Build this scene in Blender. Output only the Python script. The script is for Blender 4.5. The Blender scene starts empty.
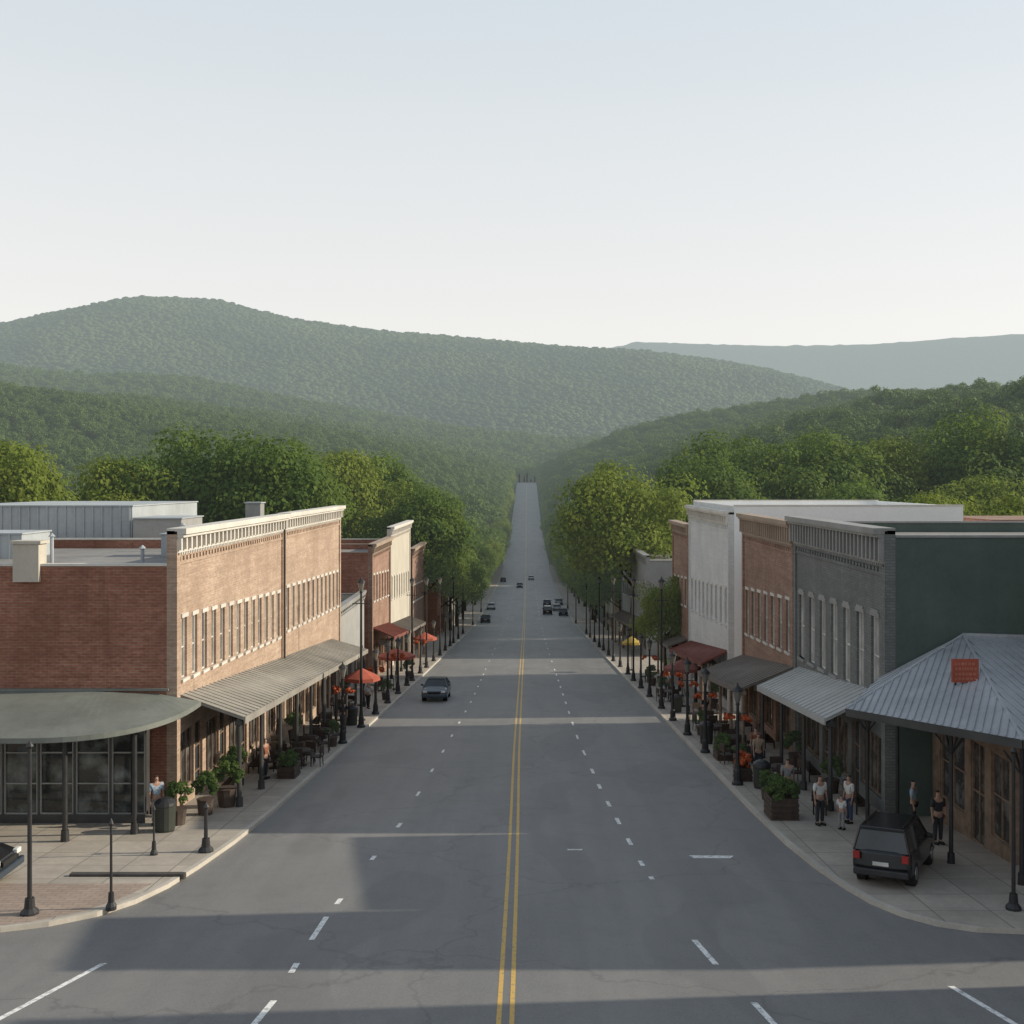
import bpy, math, random
import numpy as np
from mathutils import Vector, Matrix, Euler
random.seed(7); rng=np.random.default_rng(7)
sc=bpy.context.scene; COL=sc.collection
sc.view_settings.view_transform='Standard'; sc.view_settings.look='None'; sc.view_settings.exposure=0
CAMZ=8.8; F=1100.0
# ------------------------------------------------------------ terrain
KY=np.array([-9000,-10,200,261,330,400,490,600,750,900,1090,1220,1500,2000,12000.])
KZ=np.array([.87,.87,-17.45,-20.4,-23.6,-25.8,-26.6,-24.2,-18.2,-8.2,5.8,7.2,-6,-6,-6.])
def G(y):
    y=np.asarray(y,dtype=float); w=np.clip((y-200)/3,0,35); s=0
    for k in (-1,-.5,0,.5,1): s=s+np.interp(y+k*w,KY,KZ)
    return s/5
def g(y): return float(G(y))
def S(t,a,b):
    t=np.clip((t-a)/(b-a),0,1); return t*t*(3-2*t)
RX=np.array([-6000,-2600,-1900,-1437,-1230,-1028,-820,-619,-346,-155,90,308,526,744,935,1400,3000,6000.])
RZ=np.array([300,370,420,440,484,519,515,472,434,414,397,378,345,298,245,150,120,100.])-25
QX=np.array([-9000,0,616,1380,1870,2710,4500,9000.]); QZ=np.array([560,660,785,765,770,830,785,640.])
MX=np.array([-1500,-820,-520,-350,-196,-60,60,190,400,900.]); MZ=np.array([190,186,156,125,103,79,67,76,95,95.])
def wob(x,y,l,sd):
    s=0
    for k in range(4):
        a=sd*1.7+k*1.3; s=s+np.sin((x*math.cos(a)+y*math.sin(a))/l*(1+.37*k)+sd*3+k*2.1)/(1+.5*k)
    return s/2.6
def T(x,y):
    x=np.asarray(x,dtype=float); y=np.asarray(y,dtype=float)
    w=46-31*S(y,130,240); ax=np.maximum(np.abs(x)-w,0)
    R=76*(1-np.exp(-ax/135))*S(y,90,500); L=92*(1-np.exp(-ax/270))*S(y,130,850)
    hill=np.where(x>0,R*(1+.15*wob(x,y,60,1)),L*(1+.24*wob(x,y,75,1)))
    near=G(y)+hill*(1-S(y,1100,1600))
    mid=np.interp(x,MX,MZ)*S(y,1130,1700)*(1+.08*wob(x,y,90,5))*(1-.6*S(y,1750,2400))
    rz=np.interp(x,RX,RZ)
    st=S(y,1500,3000)
    big=rz*st*(1-.5*S(y,3100,4300))+ (26*wob(x,y,110,2)+60*wob(x,y,260,3))*st*(1-st*.8)
    q=np.interp(x,QX,QZ)*S(y,4200,6200)
    return near+np.maximum(np.maximum(big,mid),q)
# ------------------------------------------------------------ materials
MATS={}
def nt(name):
    m=bpy.data.materials.new(name); m.use_nodes=True; t=m.node_tree
    return m,t,t.nodes,t.links,t.nodes['Principled BSDF'],t.nodes['Material Output']
def mixc(n,l,fac,a,b,bt='MIX'):
    x=n.new('ShaderNodeMix'); x.data_type='RGBA'; x.blend_type=bt
    for s,v in ((x.inputs[0],fac),(x.inputs[6],a),(x.inputs[7],b)):
        if hasattr(v,'links'): l.new(v,s)
        elif isinstance(v,(int,float)): s.default_value=v
        else: s.default_value=(*v[:3],1)
    return x.outputs[2]
def ramp(n,l,src,p0,p1,c0=(0,0,0),c1=(1,1,1)):
    r=n.new('ShaderNodeValToRGB'); r.color_ramp.elements[0].position=p0; r.color_ramp.elements[1].position=p1
    r.color_ramp.elements[0].color=(*c0,1); r.color_ramp.elements[1].color=(*c1,1); l.new(src,r.inputs[0]); return r.outputs[0]
def noise(n,l,vec,scale,detail=4,rough=.6):
    x=n.new('ShaderNodeTexNoise'); x.inputs['Scale'].default_value=scale; x.inputs['Detail'].default_value=detail; x.inputs['Roughness'].default_value=rough
    if vec is not None: l.new(vec,x.inputs['Vector'])
    return x.outputs['Fac']
def mapping(n,l,vec,sc_):
    m=n.new('ShaderNodeMapping'); m.inputs['Scale'].default_value=sc_; l.new(vec,m.inputs[0]); return m.outputs[0]
def bump(n,l,bs,h,st=.3,d=.02):
    b=n.new('ShaderNodeBump'); b.inputs['Strength'].default_value=st; b.inputs['Distance'].default_value=d; l.new(h,b.inputs['Height']); l.new(b.outputs[0],bs.inputs['Normal'])
def mul(n,l,a,v,op='MULTIPLY'):
    x=n.new('ShaderNodeMath'); x.operation=op; l.new(a,x.inputs[0])
    if hasattr(v,'links'): l.new(v,x.inputs[1])
    else: x.inputs[1].default_value=v
    return x.outputs[0]
def painted_haze(m,n,l,out,bsdf):  # aerial haze painted in as emission growing with distance from the origin
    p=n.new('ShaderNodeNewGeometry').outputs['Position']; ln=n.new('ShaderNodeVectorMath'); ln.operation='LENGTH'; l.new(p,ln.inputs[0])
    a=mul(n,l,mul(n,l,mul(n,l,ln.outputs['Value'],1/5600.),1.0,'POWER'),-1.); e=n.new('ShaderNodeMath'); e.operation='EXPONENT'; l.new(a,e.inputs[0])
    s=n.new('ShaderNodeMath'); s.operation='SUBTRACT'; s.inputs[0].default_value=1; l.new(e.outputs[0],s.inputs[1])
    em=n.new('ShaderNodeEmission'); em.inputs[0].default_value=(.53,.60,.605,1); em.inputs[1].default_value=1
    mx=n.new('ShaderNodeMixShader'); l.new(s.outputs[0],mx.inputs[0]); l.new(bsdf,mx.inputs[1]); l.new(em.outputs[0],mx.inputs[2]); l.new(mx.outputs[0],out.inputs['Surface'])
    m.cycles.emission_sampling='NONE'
def simple(name,c,rough=.6,metal=0,var=.25,scale=1.2,bmp=0):
    if name in MATS: return MATS[name]
    m,t,n,l,b,o=nt(name); geo=n.new('ShaderNodeTexCoord').outputs['Object']
    f=noise(n,l,geo,scale,5); f=ramp(n,l,f,.3,.7)
    lo=tuple(v*(1-var) for v in c); hi=tuple(min(1,v*(1+var)) for v in c)
    l.new(mixc(n,l,f,lo,hi),b.inputs['Base Color']); b.inputs['Roughness'].default_value=rough; b.inputs['Metallic'].default_value=metal
    if bmp: bump(n,l,b,noise(n,l,geo,scale*12,3),bmp,.01)
    MATS[name]=m; return m
def brick(name,c1,c2,mortar,dirt=.45,roww=.30,rowh=.105,rough=.85,contrast=1.):
    m,t,n,l,b,o=nt(name); p=n.new('ShaderNodeNewGeometry').outputs['Position']
    sx=n.new('ShaderNodeSeparateXYZ'); l.new(p,sx.inputs[0]); ad=n.new('ShaderNodeMath'); l.new(sx.outputs[0],ad.inputs[0]); l.new(sx.outputs[1],ad.inputs[1])
    cb=n.new('ShaderNodeCombineXYZ'); l.new(ad.outputs[0],cb.inputs[0]); l.new(sx.outputs[2],cb.inputs[1])
    bt=n.new('ShaderNodeTexBrick'); l.new(cb.outputs[0],bt.inputs['Vector']); bt.inputs['Scale'].default_value=1
    bt.inputs['Brick Width'].default_value=roww; bt.inputs['Row Height'].default_value=rowh; bt.inputs['Mortar Size'].default_value=.013; bt.inputs['Mortar Smooth'].default_value=.2
    bt.inputs['Color1'].default_value=(*c1,1); bt.inputs['Color2'].default_value=(*c2,1); bt.inputs['Mortar'].default_value=(*mortar,1)
    f=ramp(n,l,noise(n,l,p,.45,6,.65),.35,.75); c=mixc(n,l,mul(n,l,f,.8),bt.outputs['Color'],tuple(v*dirt for v in c1))
    rw=ramp(n,l,noise(n,l,mapping(n,l,p,(.35,.35,5.5)),1.0,3,.6),.42,.66); c=mixc(n,l,mul(n,l,rw,.45*contrast),c,tuple(v*.55 for v in c1))
    st=ramp(n,l,noise(n,l,mapping(n,l,p,(1.6,1.6,.18)),1.0,5,.7),.5,.8); c=mixc(n,l,mul(n,l,st,.45),c,tuple(v*.9+.04 for v in c2))
    ds=ramp(n,l,noise(n,l,mapping(n,l,p,(2.2,2.2,.12)),1.3,5,.7),.56,.8); c=mixc(n,l,mul(n,l,ds,.5),c,tuple(v*.35 for v in c1))
    fn=ramp(n,l,noise(n,l,mapping(n,l,p,(3,3,9)),1.2,3,.6),.38,.66); c=mixc(n,l,mul(n,l,fn,.5*contrast),c,tuple(v*.45 for v in c1))
    l.new(c,b.inputs['Base Color']); b.inputs['Roughness'].default_value=rough; bump(n,l,b,bt.outputs['Fac'],-.5,.015)
    MATS[name]=m; return m
def stained(name,c,rough=.8,k=.5):
    m,t,n,l,b,o=nt(name); p=n.new('ShaderNodeNewGeometry').outputs['Position']
    f=ramp(n,l,noise(n,l,p,.5,6,.65),.3,.75); col=mixc(n,l,f,c,tuple(v*(1-k) for v in c))
    st=ramp(n,l,noise(n,l,mapping(n,l,p,(2.5,2.5,.15)),1,5,.7),.45,.75); col=mixc(n,l,mul(n,l,st,.5),col,tuple(v*(1-k*.9) for v in c))
    f2=ramp(n,l,noise(n,l,p,9,4,.7),.3,.75); col=mixc(n,l,mul(n,l,f2,.3),col,tuple(v*1.25 for v in c))
    l.new(col,b.inputs['Base Color']); b.inputs['Roughness'].default_value=rough; bump(n,l,b,noise(n,l,p,14,4),.3,.01)
    MATS[name]=m; return m
def leafmat(name,dark,light,far=False,translucent=.3):
    m,t,n,l,b,o=nt(name); p=n.new('ShaderNodeNewGeometry').outputs['Position']; oi=n.new('ShaderNodeObjectInfo')
    f=ramp(n,l,noise(n,l,p,.35 if not far else .004,5,.65),.38,.62)
    c=mixc(n,l,f,dark,light); c2=mixc(n,l,mul(n,l,oi.outputs['Random'],.5 if not far else .25),c,tuple(v*.7 for v in dark))
    f3=ramp(n,l,noise(n,l,p,3.0 if not far else .35,3),.3,.7); c2=mixc(n,l,mul(n,l,f3,.35),c2,tuple(v*(1.25 if not far else .8) for v in light))
    l.new(c2,b.inputs['Base Color']); b.inputs['Roughness'].default_value=.7; b.inputs['Specular IOR Level'].default_value=.15
    out=b.outputs[0]
    if translucent>0:
        tr=n.new('ShaderNodeBsdfTranslucent'); l.new(mixc(n,l,.55,c2,(.19,.26,.035)),tr.inputs[0])
        mx=n.new('ShaderNodeMixShader'); mx.inputs[0].default_value=translucent; l.new(b.outputs[0],mx.inputs[1]); l.new(tr.outputs[0],mx.inputs[2]); out=mx.outputs[0]
    painted_haze(m,n,l,o,out); MATS[name]=m; return m
def asphalt():
    m,t,n,l,b,o=nt('asphalt'); p=n.new('ShaderNodeNewGeometry').outputs['Position']
    c=mixc(n,l,ramp(n,l,noise(n,l,p,.10,5,.6),.3,.7),(.145,.144,.144),(.197,.192,.186))
    st=ramp(n,l,noise(n,l,mapping(n,l,p,(.9,.025,1)),1,4,.6),.4,.72); c=mixc(n,l,mul(n,l,st,.6),c,(.106,.106,.108))
    sp=ramp(n,l,noise(n,l,p,20,3,.8),.35,.72); c=mixc(n,l,mul(n,l,sp,.4),c,(.28,.275,.265))
    s2=ramp(n,l,noise(n,l,p,.9,5,.75),.5,.75); c=mixc(n,l,mul(n,l,s2,.35),c,(.10,.10,.10))
    pa=ramp(n,l,noise(n,l,mapping(n,l,p,(.3,.09,1)),1,1,.3),.58,.60); c=mixc(n,l,mul(n,l,pa,.25),c,(.10,.10,.102))
    v=n.new('ShaderNodeTexVoronoi'); v.feature='DISTANCE_TO_EDGE'; v.inputs['Scale'].default_value=.11; wv=n.new('ShaderNodeVectorMath'); wv.operation='ADD'
    nz=n.new('ShaderNodeTexNoise'); nz.inputs['Scale'].default_value=.7; nz.inputs['Detail'].default_value=5; l.new(p,nz.inputs['Vector']); l.new(p,wv.inputs[0])
    sc2=n.new('ShaderNodeVectorMath'); sc2.operation='SCALE'; sc2.inputs['Scale'].default_value=2.2; l.new(nz.outputs['Color'],sc2.inputs[0]); l.new(sc2.outputs[0],wv.inputs[1]); l.new(wv.outputs[0],v.inputs['Vector'])
    cr=ramp(n,l,v.outputs['Distance'],.0,.008,(1,1,1),(0,0,0)); c=mixc(n,l,mul(n,l,cr,.35),c,(.06,.06,.06))
    l.new(c,b.inputs['Base Color']); b.inputs['Roughness'].default_value=.62; b.inputs['Specular IOR Level'].default_value=.5; bump(n,l,b,noise(n,l,p,30,3),.3,.01)
    painted_haze(m,n,l,o,b.outputs[0]); MATS['asphalt']=m; return m
def paint(name,c,wear=.5):
    m,t,n,l,b,o=nt(name); p=n.new('ShaderNodeNewGeometry').outputs['Position']
    f=ramp(n,l,noise(n,l,p,7,6,.75),wear-.06,wear+.1); l.new(mixc(n,l,mul(n,l,f,.85),c,(.17,.17,.17)),b.inputs['Base Color']); b.inputs['Roughness'].default_value=.65
    painted_haze(m,n,l,o,b.outputs[0]); MATS[name]=m; return m
def concrete(name='sidewalk_concrete',base=(.46,.41,.35),bw=1.5,bh=1.5,ms=.018,mort=(.16,.145,.125)):
    m,t,n,l,b,o=nt(name); p=n.new('ShaderNodeNewGeometry').outputs['Position']
    bt=n.new('ShaderNodeTexBrick'); bt.offset=0 if bw==bh else .5; l.new(p,bt.inputs['Vector']); bt.inputs['Scale'].default_value=1; bt.inputs['Brick Width'].default_value=bw; bt.inputs['Row Height'].default_value=bh; bt.inputs['Mortar Size'].default_value=ms
    bt.inputs['Color1'].default_value=(*base,1); bt.inputs['Color2'].default_value=(*[v*.82 for v in base],1); bt.inputs['Mortar'].default_value=(*mort,1)
    c=mixc(n,l,mul(n,l,ramp(n,l,noise(n,l,p,.7,6,.7),.35,.75),.65),bt.outputs['Color'],tuple(v*.45 for v in base))
    c=mixc(n,l,mul(n,l,ramp(n,l,noise(n,l,p,5,4,.7),.4,.7),.35),c,tuple(v*.55 for v in base))
    l.new(c,b.inputs['Base Color']); b.inputs['Roughness'].default_value=.85; bump(n,l,b,noise(n,l,p,20,3),.2,.01); MATS[name]=m; return m
M_ASPH=asphalt(); M_YEL=paint('yellow_paint',(.60,.38,.09),.57); M_WHT=paint('white_paint',(.8,.8,.78),.54)
M_CONC=concrete(); M_PAVER=concrete('brick_paver',(.40,.31,.25),.4,.2,.014,(.2,.17,.15)); M_KERB=stained('kerb_stone',(.52,.48,.42),.8,.4)
M_BR_L=brick('tan_brick',(.42,.285,.20),(.53,.39,.295),(.52,.45,.37),.66,contrast=.85)
M_BR_S=brick('red_brick',(.30,.11,.066),(.41,.175,.112),(.37,.28,.22),.45)
M_BR_R=brick('brown_brick',(.31,.175,.12),(.42,.25,.18),(.4,.33,.27),.5)
M_BR_W=brick('white_painted_brick',(.68,.68,.66),(.74,.74,.72),(.6,.6,.57),.72,contrast=.4)
M_BR_G=brick('grey_painted_brick',(.18,.19,.182),(.23,.24,.23),(.12,.12,.12),.55,contrast=.8)
M_WSTUC=stained('white_stucco',(.84,.84,.82),.8,.1)
M_GREEN=stained('dark_green_stucco',(.085,.118,.102),.85,.35)
M_CORN=stained('cornice_white',(.66,.63,.57),.6,.35); M_CORNG=stained('cornice_grey',(.30,.30,.29),.6,.45)
M_CORNB=stained('cornice_brown',(.38,.29,.22),.7,.4)
M_GREYW=stained('grey_plaster',(.34,.34,.33),.85,.35); M_CREAM=stained('cream_plaster',(.5,.46,.39),.85,.3)
M_TAR=stained('roof_tar',(.27,.26,.25),.9,.5); M_WROOF=stained('white_roof_membrane',(.75,.75,.74),.6,.25)
M_SEAM=stained('weathered_metal_roof',(.35,.33,.29),.6,.55); M_SEAMG=stained('grey_green_metal_roof',(.185,.20,.18),.6,.45)
M_DARKR=stained('dark_shingle',(.18,.16,.14),.75,.4); M_LTR=stained('pale_metal_roof',(.42,.43,.42),.5,.35)
M_SILV=stained('silver_metal_roof',(.44,.46,.48),.5,.5)
M_FRAME=simple('window_frame_white',(.62,.60,.56),.5); M_FRAMED=simple('window_frame_dark',(.05,.05,.05),.5); M_WOOD=simple('brown_wood',(.20,.14,.10),.7,0,.35,3)
M_BLACK=simple('black_iron',(.022,.022,.024),.5,0,.3,4); M_DARK=simple('dark_interior',(.015,.014,.013),.9)
M_CORR=stained('corrugated_grey',(.40,.43,.45),.5,.35)
def glassmat(name='window_glass',c=(.03,.035,.04),k=2.6,sc_=.9,p0=.35,p1=.65,rg=.12,det=3):
    m,t,n,l,b,o=nt(name); p=n.new('ShaderNodeNewGeometry').outputs['Position']
    f=ramp(n,l,noise(n,l,p,sc_,det),p0,p1); l.new(mixc(n,l,f,c,tuple(v*k for v in c)),b.inputs['Base Color']); b.inputs['Roughness'].default_value=rg; b.inputs['Specular IOR Level'].default_value=.6
    bump(n,l,b,noise(n,l,p,1.4,1),.06,.05); MATS[name]=m; return m
M_GLASS=glassmat(); M_BLIND_REFL=glassmat('curtain_reflection_glass',(.27,.265,.25),1.6)  # pale panes: curtains on the left, painted-in facade reflection on R1
M_SHOPG=glassmat('shop_window_glass',(.045,.045,.043),4.0,1.6,.46,.72)
M_SHOPG2=glassmat('corner_shop_glass',(.028,.032,.032),6.5,1.1,.47,.74,.07,5)
M_BARK=simple('bark',(.085,.065,.05),.9,0,.4,5)
M_LEAF=[leafmat('foliage_mid',(.055,.105,.022),(.125,.185,.035),False,.42),leafmat('foliage_yellow',(.11,.165,.024),(.22,.255,.042),False,.45),leafmat('foliage_dark',(.036,.075,.02),(.085,.130,.030),False,.35)]
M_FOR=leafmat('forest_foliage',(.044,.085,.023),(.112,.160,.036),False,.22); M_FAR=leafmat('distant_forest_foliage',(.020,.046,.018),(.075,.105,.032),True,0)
M_RED=simple('red_canvas',(.36,.085,.05),.8,0,.25); M_ORNG=simple('orange_flowers',(.42,.09,.03),.8,0,.5,9); M_YC=simple('yellow_canvas',(.42,.30,.06),.8); M_MAR=simple('maroon_canvas',(.18,.06,.045),.8)
def groundmat():
    m,t,n,l,b,o=nt('ground_grass'); p=n.new('ShaderNodeNewGeometry').outputs['Position']
    c=mixc(n,l,ramp(n,l,noise(n,l,p,.03,6,.7),.35,.7),(.036,.06,.024),(.062,.09,.034)); l.new(c,b.inputs['Base Color']); b.inputs['Roughness'].default_value=.95; b.inputs['Specular IOR Level'].default_value=.1
    bump(n,l,b,noise(n,l,p,.03,7,.75),1.0,16.0); painted_haze(m,n,l,o,b.outputs[0]); return m
M_GROUND=groundmat()
# ------------------------------------------------------------ mesh builder
class MB:
    def __init__(s): s.v=[]; s.f=[]; s.m=[]
    def add(s,vs,fs,mi=0):
        o=len(s.v); s.v+= [tuple(p) for p in vs]; s.f+=[tuple(o+i for i in f) for f in fs]; s.m+=[mi]*len(fs)
    def quad(s,a,b,c,d,mi=0): s.add([a,b,c,d],[(0,1,2,3)],mi)
    def box(s,x0,x1,y0,y1,z0,z1,mi=0):
        x0,x1=min(x0,x1),max(x0,x1)
        s.add([(x0,y0,z0),(x1,y0,z0),(x1,y1,z0),(x0,y1,z0),(x0,y0,z1),(x1,y0,z1),(x1,y1,z1),(x0,y1,z1)],[(0,3,2,1),(4,5,6,7),(0,1,5,4),(1,2,6,5),(2,3,7,6),(3,0,4,7)],mi)
    def beam(s,p0,p1,w,h,mi=0):
        p0=Vector(p0);p1=Vector(p1);d=(p1-p0).normalized(); up=Vector((0,0,1)) if abs(d.z)<.95 else Vector((0,1,0)); a=d.cross(up).normalized()*w/2; b=a.cross(d).normalized()*h/2
        vs=[p+q for p in (p0,p1) for q in (-a-b,a-b,a+b,-a+b)]
        s.add(vs,[(0,1,2,3),(7,6,5,4),(0,4,5,1),(1,5,6,2),(2,6,7,3),(3,7,4,0)],mi)
    def cyl(s,p0,p1,r0,r1,n=10,mi=0,cap=True):
        p0=Vector(p0);p1=Vector(p1);d=(p1-p0).normalized(); up=Vector((0,0,1)) if abs(d.z)<.9 else Vector((1,0,0)); a=d.cross(up).normalized(); b=d.cross(a)
        vs=[]
        for p,r in ((p0,r0),(p1,r1)):
            for i in range(n):
                t=2*math.pi*i/n; vs.append(p+a*r*math.cos(t)+b*r*math.sin(t))
        fs=[(i,(i+1)%n,n+(i+1)%n,n+i) for i in range(n)]
        if cap: fs+=[tuple(range(n-1,-1,-1)),tuple(range(n,2*n))]
        s.add(vs,fs,mi)
    def lathe(s,prof,n=12,mi=0,c=(0,0)):
        vs=[(c[0]+r*math.cos(2*math.pi*i/n),c[1]+r*math.sin(2*math.pi*i/n),z) for r,z in prof for i in range(n)]
        fs=[(k*n+i,k*n+(i+1)%n,(k+1)*n+(i+1)%n,(k+1)*n+i) for k in range(len(prof)-1) for i in range(n)]
        fs+=[tuple(range(n-1,-1,-1)),tuple((len(prof)-1)*n+i for i in range(n))]; s.add(vs,fs,mi)
    def obj(s,name,mats,parent=None,smooth=False,bevel=0,**kw):
        me=bpy.data.meshes.new(name); off=Vector((0,0,0)); p=parent
        while p is not None: off+=Vector(p.location); p=p.parent
        me.from_pydata([(x-off.x,y-off.y,z-off.z) for x,y,z in s.v],[],s.f)
        if not isinstance(mats,(list,tuple)): mats=[mats]
        for m in mats: me.materials.append(m)
        me.polygons.foreach_set('material_index',s.m)
        if smooth: me.polygons.foreach_set('use_smooth',[True]*len(s.f))
        me.update(); o=bpy.data.objects.new(name,me); COL.objects.link(o)
        if parent is not None: o.parent=parent
        if bevel:
            b=o.modifiers.new('b','BEVEL'); b.width=bevel; b.segments=2; b.limit_method='ANGLE'
        for k,v in kw.items(): o[k]=v
        return o
def thing(name,loc,label,cat,group=None):
    e=bpy.data.objects.new(name,None); e.location=loc; COL.objects.link(e); e['label']=label; e['category']=cat; e.empty_display_size=.3
    if group: e['group']=group
    return e
def copy_thing(src,loc,rot=(0,0,0),scale=(1,1,1),label=None,group=None,remap=None):
    def cp(o,par):
        c=o.copy(); COL.objects.link(c)
        if par is not None: c.parent=par
        if remap and c.type=='MESH' and c.name.split('.')[0] in remap: c.data=remap[c.name.split('.')[0]]
        for ch in list(o.children): cp(ch,c)
        return c
    c=cp(src,None); c.location=loc; c.rotation_euler=rot; c.scale=scale
    if label: c['label']=label
    if group: c['group']=group
    return c
# ------------------------------------------------------------ ground, road, pavements
ys=np.unique(np.concatenate([np.arange(-60,20,8),np.arange(20,60,1.0),np.arange(60,270,6.),np.arange(270,1240,14.),np.arange(1240,3400,26.),np.arange(3400,9001,70.)]))
xs=np.unique(np.concatenate([np.linspace(-46,46,13),np.sign(np.linspace(-1,1,261))*(46+ (np.abs(np.linspace(-1,1,261))**2.0)*7000)]))
XX,YY=np.meshgrid(xs,ys); ZZ=T(XX,YY)-.06
far=(YY>4200); ZZ=ZZ+far*rng.normal(0,2.5,ZZ.shape)
idx=np.arange(XX.size).reshape(XX.shape)
fa=np.stack([idx[:-1,:-1],idx[:-1,1:],idx[1:,1:],idx[1:,:-1]],-1).reshape(-1,4)
me=bpy.data.meshes.new('ground'); me.from_pydata(np.stack([XX,YY,ZZ],-1).reshape(-1,3).tolist(),[],fa.tolist()); me.materials.append(M_GROUND); me.polygons.foreach_set('use_smooth',[True]*len(fa)); me.update()
gr=bpy.data.objects.new('ground',me); COL.objects.link(gr); gr['kind']='structure'
def strip(name,ylist,xa,xb,dz,mat,parent=None,**kw):
    mb=MB()
    for a,b in zip(ylist[:-1],ylist[1:]): mb.quad((xa(a),a,g(a)+dz),(xb(a),a,g(a)+dz),(xb(b),b,g(b)+dz),(xa(b),b,g(b)+dz))
    return mb.obj(name,mat,parent,**kw)
def yl(a,b): return [a]+[float(v) for v in ys if a<v<b]+[b]
mb=MB()
yy=yl(-60,1130)
for a,b in zip(yy[:-1],yy[1:]):
    w=(-90,90) if b<=41 else (-10.2,9.3)
    mb.quad((w[0],a,g(a)),(w[1],a,g(a)),(w[1],b,g(b)),(w[0],b,g(b)))
road=mb.obj('road',M_ASPH,None,kind='structure')
for k,xo in enumerate((-.56,-.30)):
    strip('centre_line',yl(18,1100),lambda y,xo=xo:xo-.05-.1*S(y,30,60),lambda y,xo=xo:xo+.05-.1*S(y,30,60),.004,M_YEL,road,label='yellow centre line')
def poly(pts): 
    a=np.array(pts); return lambda y: float(np.interp(y,a[:,0],a[:,1]))
rl=poly([(20,5.1),(22.3,4.75),(25.9,4.1),(33.7,3.5),(45,3.05),(59,2.75),(131,2.5),(1000,2.5)])
ll=poly([(20,-5.5),(22.6,-5.25),(28,-5.2),(34.4,-4.8),(39,-4.5),(52.6,-4.25),(78,-3.9),(1000,-3.9)])
def dash(f,a,b,w=.13):
    n=[a,b] if b-a<3 else list(np.linspace(a,b,4)); strip('lane_marking',n,lambda y:f(y)-w/2,lambda y:f(y)+w/2,.0045,M_WHT,road)
for f,ds in ((rl,[(20.5,22.7),(24.9,26.6),(31.9,32.2),(33.4,34.0),(36.0,36.9),(39.0,40.0),(42,43.0),(45.5,46.5),(49,50.2)]),(ll,[(20.5,22.8),(24.4,25.0),(26.6,28.4),(29.5,30.0),(34.1,34.6),(38.5,39.2)])):
    for a,b in ds: dash(f,a,b,.14)
    y=54. if f is rl else 44.
    while y<330: dash(f,y,y+(1.5 if f is rl else .9),.11); y+=5.4 if y<100 else 10
def mark(pts):
    mb=MB(); mb.quad(*[(x,y,g(y)+.0045) for x,y in pts]); mb.obj('lane_marking',M_WHT,road)
mark([(-10.9,20.6),(-10.76,20.6),(-9.54,25.0),(-9.68,25.0)])
mark([(9.75,20.6),(9.89,20.6),(9.16,23.6),(9.02,23.6)])
mark([(5.2,34.3),(6.35,34.3),(6.5,34.6),(5.1,34.65)]); mark([(1.3,35.3),(1.75,35.3),(1.8,35.45),(1.3,35.45)])
KL=poly([(27,-14.2),(27.15,-13.0),(27.6,-12.0),(28.4,-11.1),(29.5,-10.5),(31,-10.1),(33,-9.85),(36,-9.6),(41,-9.4),(80,-9.1),(300,-9.2),(2000,-9.2)])
KR=poly([(27,12.2),(27.15,11.1),(27.6,10.3),(28.4,9.65),(29.5,9.2),(31,8.9),(33,8.65),(36,8.45),(41,8.35),(300,8.6),(2000,8.6)])
def sidewalk(K,sgn):
    yy=sorted(set([27,27.15,27.35,27.6,28,28.4,29,29.5]+[float(v) for v in ys if 30<=v<=460]+[39.6]))
    m=MB(); kb=MB()
    for a,b in zip(yy[:-1],yy[1:]):
        o=(70 if b<=40.5 else 13.6)*sgn; H=.13
        ka,kb_=K(a)+.17*sgn,K(b)+.17*sgn
        m.quad((ka,a,g(a)+H),(o,a,g(a)+H),(o,b,g(b)+H),(kb_,b,g(b)+H))
        kb.quad((K(a),a,g(a)+H+.004),(ka,a,g(a)+H+.004),(kb_,b,g(b)+H+.004),(K(b),b,g(b)+H+.004))
        kb.quad((K(a),a,g(a)-.1),(K(a),a,g(a)+H+.004),(K(b),b,g(b)+H+.004),(K(b),b,g(b)-.1))
    kb.box(K(27),70*sgn,26.83,27.0,g(27)-.1,g(27)+.134)
    o=m.obj('pavement',M_CONC,None,kind='structure'); kb.obj('kerb',M_KERB,o)
    if sgn<0:
        pv=MB(); yy2=[27.1,27.35,27.6,28,28.4,29,29.5,30,31.0]
        for a,b in zip(yy2[:-1],yy2[1:]): pv.quad((K(a)-.45,a,g(a)+H+.004),(-30,a,g(a)+H+.004),(-30,b,g(b)+H+.004),(K(b)-.45,b,g(b)+H+.004))
        pv.obj('brick_paving',M_PAVER,o)
    return o
sidewalk(KL,-1); sidewalk(KR,1)
e=thing('kerb_strip',(-11.6,31.8,g(31.8)+.13),'low dark stone strip crossing the corner pavement','kerb'); m=MB(); m.box(-13.2,-9.95,31.7,31.9,g(31.8)+.05,g(31.8)+.22); m.cyl((-9.95,31.8,g(31.8)+.05),(-9.95,31.8,g(31.8)+.218),.1,.1,10); m.obj('stone',simple('dark_stone',(.06,.055,.05),.8,0,.3,3),e,bevel=.02)  # low raised strip, dark all over, laid across the corner pavement
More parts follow.
